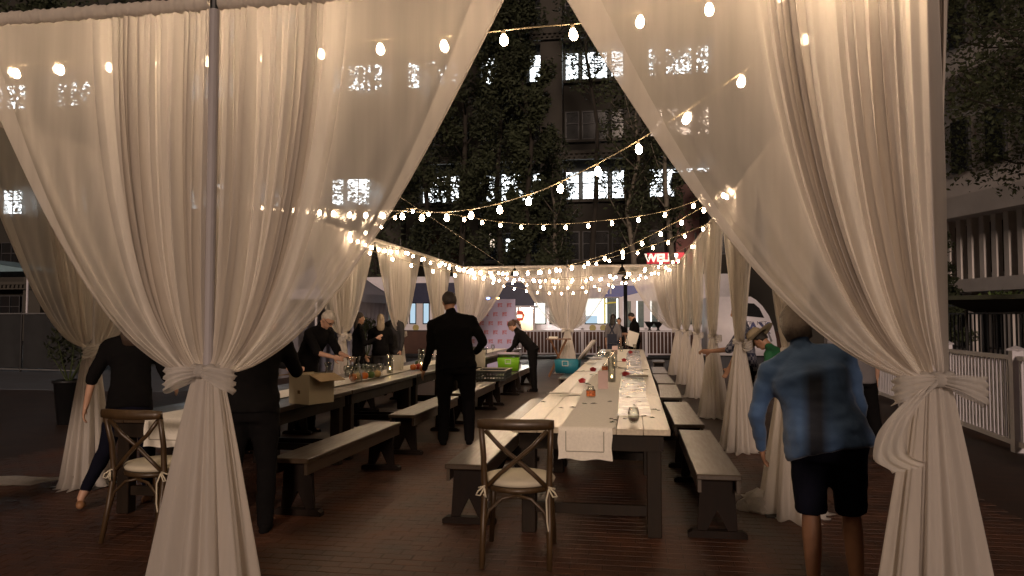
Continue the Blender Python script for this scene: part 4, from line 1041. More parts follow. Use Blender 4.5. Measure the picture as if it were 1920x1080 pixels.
# yaw: 0 faces away from the camera (+Y); positive turns left
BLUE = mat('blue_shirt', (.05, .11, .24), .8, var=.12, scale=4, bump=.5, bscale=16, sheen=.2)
_t = BLUE.node_tree; _b = _t.nodes['Principled BSDF']; _src = _b.inputs['Base Color'].links[0].from_socket     # darker soft-edged vertical stripe, fading out towards the shoulders
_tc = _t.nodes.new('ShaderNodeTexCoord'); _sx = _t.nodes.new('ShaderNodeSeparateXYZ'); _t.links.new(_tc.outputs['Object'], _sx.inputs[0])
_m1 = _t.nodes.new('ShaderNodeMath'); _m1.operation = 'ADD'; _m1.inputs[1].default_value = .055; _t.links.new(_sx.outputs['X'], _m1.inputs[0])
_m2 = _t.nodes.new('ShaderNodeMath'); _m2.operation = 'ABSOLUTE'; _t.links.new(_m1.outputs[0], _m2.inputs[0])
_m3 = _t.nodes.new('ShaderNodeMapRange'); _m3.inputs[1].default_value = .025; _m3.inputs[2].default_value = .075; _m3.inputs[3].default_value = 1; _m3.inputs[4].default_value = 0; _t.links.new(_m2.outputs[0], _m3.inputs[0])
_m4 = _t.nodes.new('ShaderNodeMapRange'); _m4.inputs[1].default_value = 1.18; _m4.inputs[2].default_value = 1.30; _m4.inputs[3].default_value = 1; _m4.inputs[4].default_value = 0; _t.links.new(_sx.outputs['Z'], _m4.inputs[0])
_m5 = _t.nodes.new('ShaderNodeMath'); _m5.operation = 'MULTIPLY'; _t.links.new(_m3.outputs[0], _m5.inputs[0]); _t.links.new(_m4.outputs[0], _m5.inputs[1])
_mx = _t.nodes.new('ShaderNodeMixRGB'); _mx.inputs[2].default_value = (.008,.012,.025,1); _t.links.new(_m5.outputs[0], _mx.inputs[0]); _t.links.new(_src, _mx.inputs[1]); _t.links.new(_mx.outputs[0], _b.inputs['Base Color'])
CHAR = mat('charcoal_jacket', (.022, .02, .022), .8, var=.15, bump=.3)
JEAN = mat('dark_denim', (.02, .025, .045), .85, var=.2, bump=.3)
GREEN = mat('green_tee', (.015, .12, .045), .8, var=.1)
GREYT = mat('grey_tee', (.16, .15, .16), .85, var=.1)
APRON = mat('brown_apron', (.08, .022, .013), .7, var=.2)
def plaid():
    m, t, N, L = nodes('plaid_shirt'); b = N['Principled BSDF']; b.inputs['Roughness'].default_value = .85
    tc = N.new('ShaderNodeTexCoord'); ch = N.new('ShaderNodeTexChecker'); ch.inputs['Scale'].default_value = 22; ch.inputs[1].default_value = (.22,.22,.26,1); ch.inputs[2].default_value = (.03,.035,.07,1)
    L.new(tc.outputs['Object'], ch.inputs[0]); L.new(ch.outputs[0], b.inputs['Base Color']); return m
PLAID = plaid()
TAN = mat('tan_leather', (.30, .15, .07), .5, var=.1)
NB = 'catering staff dressed in black'
# standing man in black, seen from behind, left hand on the table, right elbow out
person('standing man in black shirt and trousers seen from behind, hand on the table', (-2.16, 8.95, 0), 14, 1.87, 1.38, lean=5, side=-6, skin=SKIN2, head=(4, 18),
       arms={'L': ((-.10, .10, -1), (-.28, .35, -.9), (.6, .2, 0)), 'R': ((.52, -.05, -.85), (-.30, .75, -.45))}, legs={'L': ((-.06,.03,-1),(-.02,-.03,-1)), 'R': ((.10,.10,-1),(.02,-.08,-1))},
       hair=('short', (.03,.02,.015)), vox=.014, group=NB)
# grey-haired man across the table, bending
_, hc_, ax_, s_ = person('grey-haired man in a black shirt bending over the left table with a bottle', (-4.42, 9.62, 0), -108, 1.76, 1.12, lean=30, head=(16, 0), sleeve='elbow',
       arms={'L': ((-.1, .45, -.9), (.1, .95, -.28)), 'R': ((.05, .5, -.85), (-.25, .95, -.22))}, hair=('short', (.42,.38,.33)), vox=.011, face=True, group=NB, curl=1.0)
bm = bmesh.new(); hx, hy, hz = ax_
for sg in (-1, 1):
    c0 = hc_ + (hx*sg*.031 + hy*.094 + hz*.012)*s_
    tube(bm, [c0 + (hx*math.cos(a)*.022 + hz*math.sin(a)*.016)*s_ for a in [2*PI*i/14 for i in range(14)]], .0022, 5, closed=True)
    tube(bm, [c0 + hx*sg*.024*s_, c0 + (hx*sg*.045 - hy*.09)*s_], .0025, 5)
o_g = obj('glasses', bm, BLACKM, _)
# black figure standing just behind the big left drape
person('figure in black standing behind the big left drape beside the cardboard box', (-2.72, 5.02, 0), 18, 1.70, 1.22, lean=14, head=(10, 0),
       arms={'L': ((-.15, .5, -.8), (.1, .9, -.4)), 'R': ((.25, .55, -.75), (-.1, .95, -.05))}, legs={'L': ((-.08,.02,-1),(0,-.03,-1)), 'R': ((.05,.02,-1),(0,-.03,-1))}, hair=('short', (.03,.02,.015)), vox=.016, group=NB)
# walking woman at the left
person('woman in black walking at the left edge of the tables in tan flat shoes', (-4.12, 5.62, 0), 28, 1.66, 1.05, lean=5, head=(6, 0), sleeve='elbow', skin=SKIN,
       arms={'L': ((-.42, -.12, -1), (-.20, .05, -1), (.8, .1, 0)), 'R': ((.3, .3, -.9), (.2, .8, -.5))}, legs={'L': ((-.20, -.05, -1), (-.42, -.32, -1)), 'R': ((.10, .28, -1), (.03, -.12, -1))},
       bottom=NAVY, leg_style='slim', shoe=TAN, hair=('long', (.05,.03,.02)), vox=.011, curl=.7)
person('dark figure leaning behind the cardboard box, mostly hidden by the drape', (-4.45, 8.05, 0), -80, 1.66, 1.1, lean=22, head=(20, 0), arms={'L': ((0,.5,-.8), (.1,.9,-.3)), 'R': ((0,.5,-.8), (-.1,.9,-.3))}, hair=('short', (.02,.015,.01)), vox=.02, group=NB)
# blonde woman and man talking beyond the left wall
p = at_y(713, 690, 14.6); person('blonde woman in a black coat standing beyond the left wall', (p.x, 14.6, 0), 20, 1.64, 1.12, top=BLACKC, bottom=CHAR, hair=('long', (.34,.27,.19)), vox=.022,
       arms={'L': ((-.2,.2,-1), (.3,.6,.1)), 'R': ((.2,.2,-1), (-.3,.6,.1))})
p = at_y(738, 690, 15.3); person('dark-haired man in a charcoal jacket facing the blonde woman', (p.x, 15.3, 0), 150, 1.80, 1.2, top=CHAR, bottom=CHAR, hair=('short', (.03,.018,.012)), vox=.022, face=True, head=(5, 0))
p = at_y(672, 690, 13.6); person('person in black half hidden by the drape behind the grey-haired man', (p.x, 13.6, 0), -60, 1.66, 1.05, arms={'R': ((.3,.3,-1), (.3,.7,.4)), 'L': ((-.2,.3,-1), (0,.4,-1))}, vox=.022, hair=('long', (.03,.02,.015)))
# bending woman with ponytail
person('woman in black with a ponytail bending over the green cooler', (-2.16, 15.95, 0), 84, 1.68, 1.0, lean=42, head=(-4, 0), sleeve='long', arms={'L': ((0,.35,-1), (.1,.65,-.75)), 'R': ((0,.5,-.9), (0,.8,-.6))},
       legs={'L': ((-.05,-.06,-1),(0,-.10,-1)), 'R': ((.08,.0,-1),(0,-.05,-1))}, hair=('ponytail', (.06,.03,.02)), vox=.016, face=True, group=NB)
# three people at the far gap
p = at_y(1150, 690, 22.3); pw, hcw, axw, sw = person('woman with long dark hair and dungaree straps seen from behind at the far opening', (p.x, 22.3, 0), -12, 1.70, 1.0, top=GREYT, sleeve='elbow', bottom=JEAN, hair=('long', (.02,.014,.012)), vox=.022)
bm = bmesh.new()
for sg in (-1, 1): tube(bm, [(sg*.12,-.13,.95), (sg*.05,-.15,1.15), (-sg*.06,-.13,1.36), (-sg*.08,-.06,1.44)], .02, 6)
box(bm, -.14, .14, -.16, -.13, .86, 1.12); obj('dungaree_bib', bm, JEAN, pw)
p = at_y(1161, 690, 23.6); person('shorter dark-haired man facing the tables at the far opening', (p.x, 23.6, 0), 170, 1.60, 1.0, top=BLACKC, hair=('short', (.02,.012,.01)), vox=.022, face=True, sleeve='short')
p = at_y(1192, 690, 22.4); pw, hcw, axw, sw = person('man in a black tee looking down at a folder at the far opening', (p.x, 22.4, 0), 70, 1.78, 1.08, lean=4, head=(34, 0), top=BLACKC, sleeve='short', bottom=BLACKC, arms={'L': ((-.1,.15,-1), (.35,.9,.0)), 'R': ((.1,.1,-1), (-.35,.9,.0))}, hair=('short', (.015,.01,.01)), vox=.018)
bm = bmesh.new(); box(bm, -.20, .20, -.02, .02, -.27, .27); o = obj('apron', bm, APRON, pw, False, (0, .17, .86)); 
tag(obj('folder', (lambda b: (box(b, -.16, .16, -.006, .006, -.22, .22), b)[1])(bmesh.new()), PAPER, None, False, (p.x-.10, 22.05, .98), (R(-12), R(18), R(10))), 'pale folder held by the man looking down', 'folder')
# right side
p = at_y(1392, 700, 10.1); pw, hcw, axw, sw = person('man in a plaid shirt reaching into the pavilion from behind a right drape', (p.x+.06, 10.1, 0), 82, 1.74, 1.05, lean=6, head=(6, 0), skin=SKIN2, top=PLAID, sleeve='elbow', bottom=BLACKC,
       arms={'L': ((.0, .55, -.85), (.0, .98, -.10)), 'R': ((.1, .25, -1), (0, .5, -1))}, hair=('short', (.04,.03,.02)), vox=.014)
p = at_y(1478, 690, 8.9); pw, hcw, axw, sw = person('person in a green shirt with a straw hat bending behind the right drape', (p.x+.08, 8.9, 0), 62, 1.52, 1.2, lean=38, head=(10, 0), skin=SKIN2, top=GREEN, sleeve='short', hair=('short', (.02,.015,.01)), vox=.018)
hx, hy, hz = axw; bm = bmesh.new(); lathe(bm, [(.24, .0), (.17, -.012), (.10, .0), (.098, .07), (.075, .11), (0, .115)], 24, cap0=False)
M = Matrix((hx, hy, hz)).transposed().to_4x4(); M.translation = hcw + hz*.055; bmesh.ops.transform(bm, matrix=M, verts=bm.verts)
obj('straw_hat', bm, mat('straw', (.42,.34,.22), .8, var=.1, bump=.4, bscale=90), pw, True)
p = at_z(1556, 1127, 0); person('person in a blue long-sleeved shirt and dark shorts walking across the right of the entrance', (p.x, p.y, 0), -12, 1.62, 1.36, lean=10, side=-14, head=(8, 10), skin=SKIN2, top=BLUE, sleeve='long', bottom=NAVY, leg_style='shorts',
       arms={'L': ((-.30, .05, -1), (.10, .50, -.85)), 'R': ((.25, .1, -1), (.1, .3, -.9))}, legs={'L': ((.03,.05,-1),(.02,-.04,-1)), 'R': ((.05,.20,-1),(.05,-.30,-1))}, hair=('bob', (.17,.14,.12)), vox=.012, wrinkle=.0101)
p = at_z(1612, 868, 0); person('person in a grey tee and dark trousers beyond the right drape', (p.x, p.y, 0), 20, 1.75, 1.1, top=GREYT, sleeve='short', legs={'L': ((-.1,.1,-1),(0,-.1,-1)), 'R': ((.18,.0,-1),(.1,-.2,-1))}, vox=.018)

# ---------------------------------------------------------------- picket fences
def fence(a, b, n_panels, label, hgt=1.07, pitch=.115):
    a = V(*a, 0); b = V(*b, 0); L_ = (b-a).length; d = (b-a)/L_; ang = math.atan2(d.y, d.x)
    root = empty('picket_fence', a, ang, label, 'fence')
    bm = bmesh.new(); box(bm, -.06, .06, -.06, .06, 0, hgt+.06); lathe(bm, [(.10, hgt+.061), (.10, hgt+.08), (0, hgt+.12)], 4); pm = bpy.data.meshes.new('post'); bmesh.ops.recalc_face_normals(bm, faces=bm.faces); bm.to_mesh(pm); bm.free(); pm.materials.append(WHITEP)
    bm = bmesh.new(); box(bm, -.0175, .0175, -.011, .011, .12, hgt-.04); km = bpy.data.meshes.new('picket'); bmesh.ops.recalc_face_normals(bm, faces=bm.faces); bm.to_mesh(km); bm.free(); km.materials.append(WHITEP)
    pl = L_/n_panels
    bm = bmesh.new(); box(bm, .061, pl-.061, -.025, .025, hgt-.05, hgt); rt = bpy.data.meshes.new('rail'); bm.to_mesh(rt); bm.free(); rt.materials.append(WHITEP)
    bm = bmesh.new(); box(bm, .061, pl-.061, -.025, .025, .07, .13); rl_ = bpy.data.meshes.new('rail'); bm.to_mesh(rl_); bm.free(); rl_.materials.append(WHITEP)
    bm = bmesh.new(); box(bm, -.10, .10, -.35, .35, .0, .035); fm = bpy.data.meshes.new('foot'); bm.to_mesh(fm); bm.free(); fm.materials.append(WHITEP)
    for i in range(n_panels+1): link_mesh('post', pm, root, (i*pl, 0, 0), (0, 0, 0)); link_mesh('foot', fm, root, (i*pl, 0, 0)) if i % 2 == 0 else None
    for i in range(n_panels):
        link_mesh('rail', rt, root, (i*pl, 0, 0)); link_mesh('rail', rl_, root, (i*pl, 0, 0))
        n = int((pl-.12)/pitch)
        for k in range(n): link_mesh('picket', km, root, (i*pl+.06+(pl-.12)*(k+.5)/n, 0, 0))
    return root
fence((-7.6, 32.2), (3.2, 32.2), 4, 'white picket fence running across behind the far drapes', 1.09, .145)
p1 = at_z(1920, 852, 0); p2 = at_z(1762, 790, 0); d = (V(p2.x, p2.y, 0)-V(p1.x, p1.y, 0)).normalized()
q1 = V(p1.x, p1.y, 0) - d*2.2; q2 = q1 + d*14
fence((q1.x, q1.y), (q2.x, q2.y), 6, 'white picket fence along the right behind the nearest right drape', 1.10, .115)
bm = bmesh.new(); box(bm, -.22, .22, -.15, .15, 0, .10); pq = at_y(1868, 664, 10.6)
# low planter wall and pots behind the far fence
BRN = mat('brown_stone', (.085, .04, .028), .75, var=.2, scale=3, bump=.3)
bm.free(); o = empty('planter_wall', (-3, 33.6, 0), 0, 'low brown wall with a dark cap behind the far picket fence', 'wall')
for i in range(12): 
    bm = bmesh.new(); box(bm, -9.6+1.6*i+.006, -8.0+1.6*i-.006, -.25, .25, 0, 1.02); obj('stone_panel', bm, BRN, o, bevel=.01)
bm = bmesh.new(); box(bm, -9.65, 9.65, -.3, .3, 1.021, 1.08); obj('cap', bm, mat('dark_cap', (.05,.028,.02), .6), o)
for i, (px, lab) in enumerate(((1218, 'left of the two dark flower urns on the far wall'), (1234, 'right of the two dark flower urns on the far wall'))):
    q = at_y(px, 612, 33.6); bm = bmesh.new(); lathe(bm, [(.10,0), (.05,.05), (.05,.12), (.14,.22), (.20,.34), (.26,.40), (.24,.40), (.12,.25), (0,.22)], 16, cap0=True)
    tag(obj('flower_urn', bm, BLACKM, None, True, (q.x, 33.6, 1.08)), lab, 'urn', 'dark urns on the far wall')
# dark lamp post in the far opening
q = at_y(1173, 600, 24.2); o = empty('lamp_post', (q.x, 24.2, 0), 0, 'slim dark post standing in the far opening beside the dungaree woman', 'post')
bm = bmesh.new(); tube(bm, [(0,0,0), (0,0,2.8)], .06, 12); obj('pole', bm, BLACKM, o, True)
bm = bmesh.new(); lathe(bm, [(.17,0), (.17,.05), (.11,.1), (.10,.3), (0,.3)], 14); obj('base', bm, BLACKM, o, True)
bm = bmesh.new(); lathe(bm, [(.08,2.79), (.12,2.8), (.12,2.9), (.06,2.98), (0,3.0)], 14); obj('cap', bm, BLACKM, o, True)

# ---------------------------------------------------------------- tram
TW = mat('tram_white', (.80,.78,.86), .35, var=.04, coat=.4); TB = mat('tram_blue', (.03,.07,.42), .35, var=.08, coat=.5); TD = mat('tram_dark', (.012,.013,.02), .2, var=0)
TGL = mat('tram_glass_dark', (.01,.012,.015), .08, var=0, spec=.8); TLIT = emit('tram_interior_light', (.95, 1.0, .92), 2.4); TYEL = mat('yellow_rail', (.7,.62,.08), .4, emis=(.7,.62,.1), estr=.25)
TY = 36.0
def tx(px, y=TY): return at_y(px, 560, y).x
def tz(py, px=1100, y=TY): return at_y(px, py, y).z
tr = empty('tram', (0, TY, 0), 0, 'white and blue tram with lit windows standing behind the far fence', 'tram')
x0, x1 = tx(520), tx(1398)
bm = bmesh.new(); box(bm, x0, x1, 0, 2.65, .45, 2.94); obj('body', bm, TW, tr, bevel=.03)
bm = bmesh.new(); box(bm, x0, x1, .1, 2.5, 3.42, 3.72); obj('roof', bm, TW, tr, bevel=.08)
bm = bmesh.new(); box(bm, x0, x1, .004, 2.62, 2.945, 3.415); obj('roof_band', bm, TW, tr)
bm = bmesh.new(); box(bm, x0+.1, x1-.1, .3, 2.3, .12, .448); obj('underframe', bm, TD, tr)
# blue band with the swept end
xb1 = tx(1192)
bm = bmesh.new(); prism(bm, [(tx(1040), tz(536)), (xb1+.9, tz(536)), (xb1+.2, tz(549)), (tx(1165), tz(557)), (tx(1040), tz(557))], -.012, -.002); obj('blue_band', bm, TB, tr)
bm = bmesh.new(); prism(bm, [(tx(745), tz(528)), (tx(1032), tz(528)), (tx(1032), tz(578)), (tx(745), tz(566))], -.012, -.002); obj('blue_band', bm, mat('tram_navy', (.010,.018,.07), .35, var=.1, coat=.5), tr)
LETW = mat('white_lettering', (.8,.8,.85), .5, var=0)
text('lettering', 'MET', .42, LETW, tr, ((tx(1140)-.17), -.016, tz(546)), sx=1.1, bold=.012)
def win(pa, pb, ya, yb, lit, extra=None):
    f = None; bm = bmesh.new(); a, b_, c_, d_ = tx(pa), tx(pb), tz(yb), tz(ya); prism(bm, [(a,c_), (b_,c_), (b_,d_), (a,d_)], -.03, -.013); f = obj('window', bm, TD, tr)
    bm = bmesh.new(); m_ = .05; prism(bm, [(a+m_,c_+m_), (b_-m_,c_+m_), (b_-m_,d_-m_), (a+m_,d_-m_)], -.036, -.031); obj('pane', bm, lit, f); return f
LITB = emit('tram_pane_cyan', (.55,.75,.9), .9)
w_ = win(1096, 1161, 558, 608, TLIT)
DIMW = mat('tram_pane_dim', (.05,.06,.055), .15, var=.3, emis=(.25,.3,.27), estr=.18)
bm = bmesh.new(); prism(bm, [(tx(1138), tz(606)), (tx(1156), tz(606)), (tx(1156), tz(560)), (tx(1138), tz(560))], -.042, -.037); obj('pane', bm, DIMW, w_)
bm = bmesh.new(); prism(bm, [(tx(1098), tz(606)), (tx(1120), tz(606)), (tx(1120), tz(592)), (tx(1098), tz(592))], -.043, -.038); obj('pane', bm, LITB, w_)
bm = bmesh.new(); tube(bm, [(tx(1134), -.05, tz(606)), (tx(1134), -.05, tz(560))], .045, 8); tube(bm, [(tx(1134), -.05, tz(569)), (tx(1156), -.05, tz(567))], .03, 8); obj('grab_rail', bm, TYEL, w_)
for pa in (1166, 1190, 1216):
    bm = bmesh.new(); a, b_ = tx(pa), tx(pa+23); box(bm, a+.03, b_-.03, -.02, -.001, .5, 2.68); dd = obj('door', bm, TW, tr, bevel=.01)
    bm = bmesh.new(); prism(bm, [(a+.15, 1.2), (b_-.15, 1.2), (b_-.15, 2.45), (a+.15, 2.45)], -.03, -.021); obj('pane', bm, DIMW, dd)
    bm = bmesh.new(); box(bm, a+.09, a+.13, -.032, -.021, 1.2, 2.45); obj('lit_edge', bm, TLIT, dd)
for pa, pb, lit in ((700, 765, DIMW), (768, 781, LITB), (793, 806, LITB), (850, 930, DIMW), (1000, 1024, TLIT), (1030, 1090, DIMW), (1250, 1300, DIMW), (1310, 1360, DIMW)): win(pa, pb, 566, 608, lit)
for px in (1111, 1131, 1205, 780):
    bm = bmesh.new(); lathe(bm, [(0,.0), (.16,.0), (.16,.012), (0,.012)], 18, cap0=False); bmesh.ops.rotate(bm, matrix=Matrix.Rotation(PI/2, 3, 'X'), verts=bm.verts); obj('round_emblem', bm, mat('emblem_gold', (.40,.34,.12), .5), tr, False, (tx(px), -.002, tz(615)))
# rounded nose of a second car standing nearer, right of the pavilion
nz = empty('tram_nose', (0,0,0), 0, 'rounded white tram nose with a dark windscreen showing behind the right drapes', 'tram')
NY = 22.5
def nx_(px): return at_y(px, 600, NY).x
def nz_(py): return at_y(1420, py, NY).z
prof = [(nx_(1330), nz_(556)-.0), (nx_(1408), nz_(556)), (nx_(1418), nz_(562)), (nx_(1430), nz_(574)), (nx_(1442), nz_(592)), (nx_(1450), nz_(612)), (nx_(1455), nz_(635)), (nx_(1458), .5), (nx_(1330), .5)]
bm = bmesh.new(); prism(bm, prof, NY, NY+2.4); obj('body', bm, TW, nz, True, bevel=.06)
bm = bmesh.new(); prism(bm, [(nx_(1395), nz_(568)), (nx_(1414), nz_(569)), (nx_(1424), nz_(578)), (nx_(1433), nz_(596)), (nx_(1395), nz_(592))], NY-.02, NY-.004); obj('windscreen', bm, TGL, nz)
text('lettering', 'MAX', .44, mat('navy_letters', (.02,.03,.16), .5, var=0), nz, (nx_(1411), NY-.008, nz_(616)), bold=.014)
text('lettering', 'TRI  MET', .15, mat('grey_letters', (.15,.15,.2), .5, var=0), nz, (nx_(1418), NY-.008, nz_(606)))
bm = bmesh.new(); tube(bm, [(nx_(1428), NY-.03, nz_(640)), (nx_(1437), NY-.03, nz_(615)), (nx_(1446), NY-.03, nz_(640))], .03, 6); obj('chevron', bm, mat('grey_trim', (.25,.25,.28), .5), nz)
for i in (0, 1):
    bm = bmesh.new(); lathe(bm, [(0,-.06), (.33,-.06), (.36,0), (.33,.06), (0,.06)], 18, cap0=False); bmesh.ops.rotate(bm, matrix=Matrix.Rotation(PI/2, 3, 'X'), verts=bm.verts); obj('wheel', bm, TD, nz, False, (nx_(1370)+i*.9, NY+.3, .36))
# shelter with a bright lamp, red and orange poster
sh = empty('platform_shelter', (0, 33.9, 0), 0, 'small lit shelter with a bright lamp and red sign right of the logo backdrop', 'shelter')
SY = 34.4
def sx_(px): return at_y(px, 600, SY).x
def sz_(py): return at_y(980, py, SY).z
sh.location = (0, SY, 0)
bm = bmesh.new(); box(bm, sx_(966), sx_(1003), .0, 1.0, sz_(577), sz_(573)); obj('roof', bm, WHITEP, sh)
for px in (967, 1001): bm = bmesh.new(); box(bm, sx_(px)-.05, sx_(px)+.05, 0, .1, 0, sz_(577)-.003); obj('post', bm, WHITEP, sh)
bm = bmesh.new(); box(bm, sx_(969), sx_(999), .9, .95, .3, sz_(577)-.004); obj('back_panel', bm, mat('tan_panel', (.42,.30,.20), .7, var=.2, scale=2), sh)
bm = bmesh.new(); box(bm, sx_(977), sx_(995), .3, .6, sz_(581), sz_(577)-.003); obj('lamp', bm, emit('shelter_lamp', (1,.92,.8), 160), sh)
bm = bmesh.new(); prism(bm, [(sx_(966)+.05, sz_(601)), (sx_(979), sz_(601)), (sx_(983), sz_(590)), (sx_(979), sz_(583)), (sx_(966)+.05, sz_(583))], .2, .24); rs2 = obj('red_sign', bm, mat('sign_red', (.5,.06,.03), .5, emis=(.5,.05,.02), estr=.25), sh)
bm = bmesh.new(); box(bm, sx_(968), sx_(978), .16, .195, sz_(596), sz_(590)); obj('lit_box', bm, emit('sign_white_light', (1,.85,.6), 2.2), rs2)
# logo backdrop
BY = 23.6
def bx_(px): return at_y(px, 600, BY).x
bd = empty('logo_backdrop', (0, BY, 0), 0, 'pale lilac backdrop printed with rows of small red marks beside the far left drape', 'backdrop')
zt = at_y(920, 561, BY).z
BDM = mat('lilac_print_cloth', (.46,.43,.66), .8, var=.03)
bm = bmesh.new(); box(bm, bx_(850), bx_(966), 0, .03, .02, zt); obj('sheet', bm, BDM, bd)
for px in (851, 965): bm = bmesh.new(); box(bm, bx_(px)-.02, bx_(px)+.02, .034, .5, 0, .03); obj('foot', bm, BLACKM, bd)
REDP = mat('red_print', (.42,.09,.10), .7, var=0)
def mark(bm):
    for x0_, x1_, z0_, z1_ in ((-.075,.075,.05,.065), (-.07,-.05,-.06,.045), (-.045,-.02,-.01,.045), (-.01,.0,-.03,.045), (.012,.03,.01,.045), (.012,.03,-.045,-.01), (.04,.07,.03,.045), (.04,.055,-.05,.025), (.058,.075,-.05,-.03), (-.045,-.015,-.05,-.03)): box(bm, x0_, x1_, -.005, -.001, z0_, z1_)
bm = bmesh.new(); mark(bm); mk = bpy.data.meshes.new('printed_mark'); bm.to_mesh(mk); bm.free(); mk.materials.append(REDP)
pitch = .30
for r_ in range(7):
    z = zt - .2 - .29*r_; x = bx_(852) + (.15 if r_ % 2 else .30)
    while x < bx_(966)-.08:
        if z > .1: link_mesh('printed_mark', mk, bd, (x, 0, z), (0, 0, 0), (1.0, 1, 1.05))
        x += pitch
for px, c, st_, nm in ((914, (.15,.25,1), 25, 'blue'), (932, (1,.5,.15), 14, 'orange')):
    q = at_y(px, 558, BY); bm = bmesh.new(); lathe(bm, [(0,-.03), (.05,-.02), (.06,.0), (.04,.02), (0,.025)], 10, cap0=False)
    tag(obj('stage_light', bm, emit('spot_'+nm, c, st_), None, True, (q.x, BY+.12, zt+.035)), nm+' glowing lamp on top of the logo backdrop', 'lamp')
# party tent beyond the left wall
CAN = mat('tent_canvas', (.36,.36,.46), .7, var=.05, scale=1.5)
pt = empty('party_tent', (0,0,0), 0, 'peaked white party tent with side walls beyond the left drapes', 'tent')
ty0, ty1 = 17.6, 23.0; ta, tb = at_y(500, 600, ty0).x, at_y(728, 600, ty1).x
ze = at_y(700, 549, 20).z; zp = ze + 1.25
cx_, cyy = (ta+tb)/2, (ty0+ty1)/2
bm = bmesh.new(); c4 = [V(ta-.15,ty0-.15,ze), V(tb+.15,ty0-.15,ze), V(tb+.15,ty1+.15,ze), V(ta-.15,ty1+.15,ze)]; ap = V(cx_, cyy, zp); n = 8
for k in range(4):
    A, B = c4[k], c4[(k+1)%4]; g = [[None]*(n+1) for _ in range(n+1)]
    for j in range(n+1):
        for i in range(n+1):
            p = A.lerp(B, i/n).lerp(ap, j/n); p.z -= .18*math.sin(PI*j/n)*(1-.3*abs(i/n-.5)); g[j][i] = bm.verts.new(p)
    for j in range(n):
        for i in range(n): bm.faces.new((g[j][i], g[j][i+1], g[j+1][i+1], g[j+1][i]))
    v = [bm.verts.new(A), bm.verts.new(B), bm.verts.new(B+V(0,0,-.25)), bm.verts.new(A+V(0,0,-.25))]; bm.faces.new(v)
bmesh.ops.remove_doubles(bm, verts=bm.verts, dist=.001); obj('roof', bm, CAN, pt, True)
def wallp(a, b, name):
    P = []
    d = (b-a); nrm = V(-d.y, d.x, 0).normalized()
    for j in range(8): P.append([tuple(a + d*(i/60) + nrm*(.03*math.sin(i*.9)+.015*math.sin(i*2.1+j*.3)) + V(0,0,(ze-.02)*(1-j/7))) for i in range(61)])
    grid_mesh(name, np.array(P), CAN, None, pt)
wallp(V(ta,ty0,0), V(ta,ty1,0), 'side_wall'); wallp(V(ta,ty1,0), V(tb,ty1,0), 'side_wall'); wallp(V(tb,ty0+2.2,0), V(tb,ty1,0), 'side_wall')
for c in ((ta+.05,ty0), (tb-.05,ty0), (tb-.05,ty1-.05)): bm = bmesh.new(); tube(bm, [(c[0],c[1],0), (c[0],c[1],ze)], .03, 8); obj('pole', bm, WHITEP, pt)
# potted plants
def leafy(bm, c, r_, n, rnd, sz=.05):
    for _ in range(n):
        v = V(rnd.gauss(0,1), rnd.gauss(0,1), rnd.gauss(0,1)).normalized()*(rnd.random()**.5); p = c + V(v.x*r_[0], v.y*r_[1], v.z*r_[2])
        d = V(rnd.uniform(-1,1), rnd.uniform(-1,1), rnd.uniform(-.7,.7)).normalized(); x, y = frame_of(d); s = sz*rnd.uniform(.5,1.3)
        bm.faces.new([bm.verts.new(q) for q in (p-d*s, p+x*s*.4, p+d*s, p-x*s*.4)])
LEAFD = mat('dark_leaf', (.040,.050,.024), .8, var=.45, scale=.6)
def potted(px, y, zc, rr_, label, h=.5):
    q = at_y(px, 650, y); o = empty('potted_plant', (q.x, y, 0), 0, label, 'potted plant'); rnd = random.Random(px)
    bm = bmesh.new(); lathe(bm, [(.14,0), (.2,h), (.22,h), (.22,h+.04), (.18,h+.04), (.17,h-.02), (0,h-.02)], 16); obj('pot', bm, BLACKM, o, True)
    bm = bmesh.new()
    for k in range(9): a = k*.7; tube(bm, [(0,0,h-.02), (rr_*.5*math.cos(a), rr_*.5*math.sin(a), (h+zc)/2), (rr_*.9*math.cos(a), rr_*.9*math.sin(a), zc+.1*math.sin(k))], [.012,.009,.004], 5)
    obj('stems', bm, STEMM, o); bm = bmesh.new(); leafy(bm, V(0,0,zc), (rr_, rr_, rr_*1.1), 420, rnd, .06); obj('foliage', bm, LEAFD, o)
potted(131, 9.8, 1.15, .33, 'potted bush in the shade left of the walking woman', .6)
potted(688, 15.8, 1.35, .22, 'leafy potted plant beside the blonde woman', .7)

# ---------------------------------------------------------------- buildings
STONE = mat('facade_stone', (.040,.036,.030), .85, var=.15, scale=.4, bump=.2, bscale=6); STONE2 = mat('facade_trim', (.060,.054,.046), .8, var=.12, scale=.6)
WLIT = emit('lit_office_window', (.90, .97, 1.0), 3.2)
_t = WLIT.node_tree; _e = [n for n in _t.nodes if n.type == 'EMISSION'][0]; _tc = _t.nodes.new('ShaderNodeTexCoord'); _mp = _t.nodes.new('ShaderNodeMapping'); _mp.inputs['Scale'].default_value = (1.6, 1, 5)
_oi = _t.nodes.new('ShaderNodeObjectInfo'); _va = _t.nodes.new('ShaderNodeVectorMath'); _t.links.new(_tc.outputs['Object'], _va.inputs[0]); _t.links.new(_oi.outputs['Random'], _va.inputs[1]); _t.links.new(_va.outputs[0], _mp.inputs[0])
_n = _t.nodes.new('ShaderNodeTexNoise'); _n.inputs['Scale'].default_value = 1.3; _t.links.new(_mp.outputs[0], _n.inputs[0])
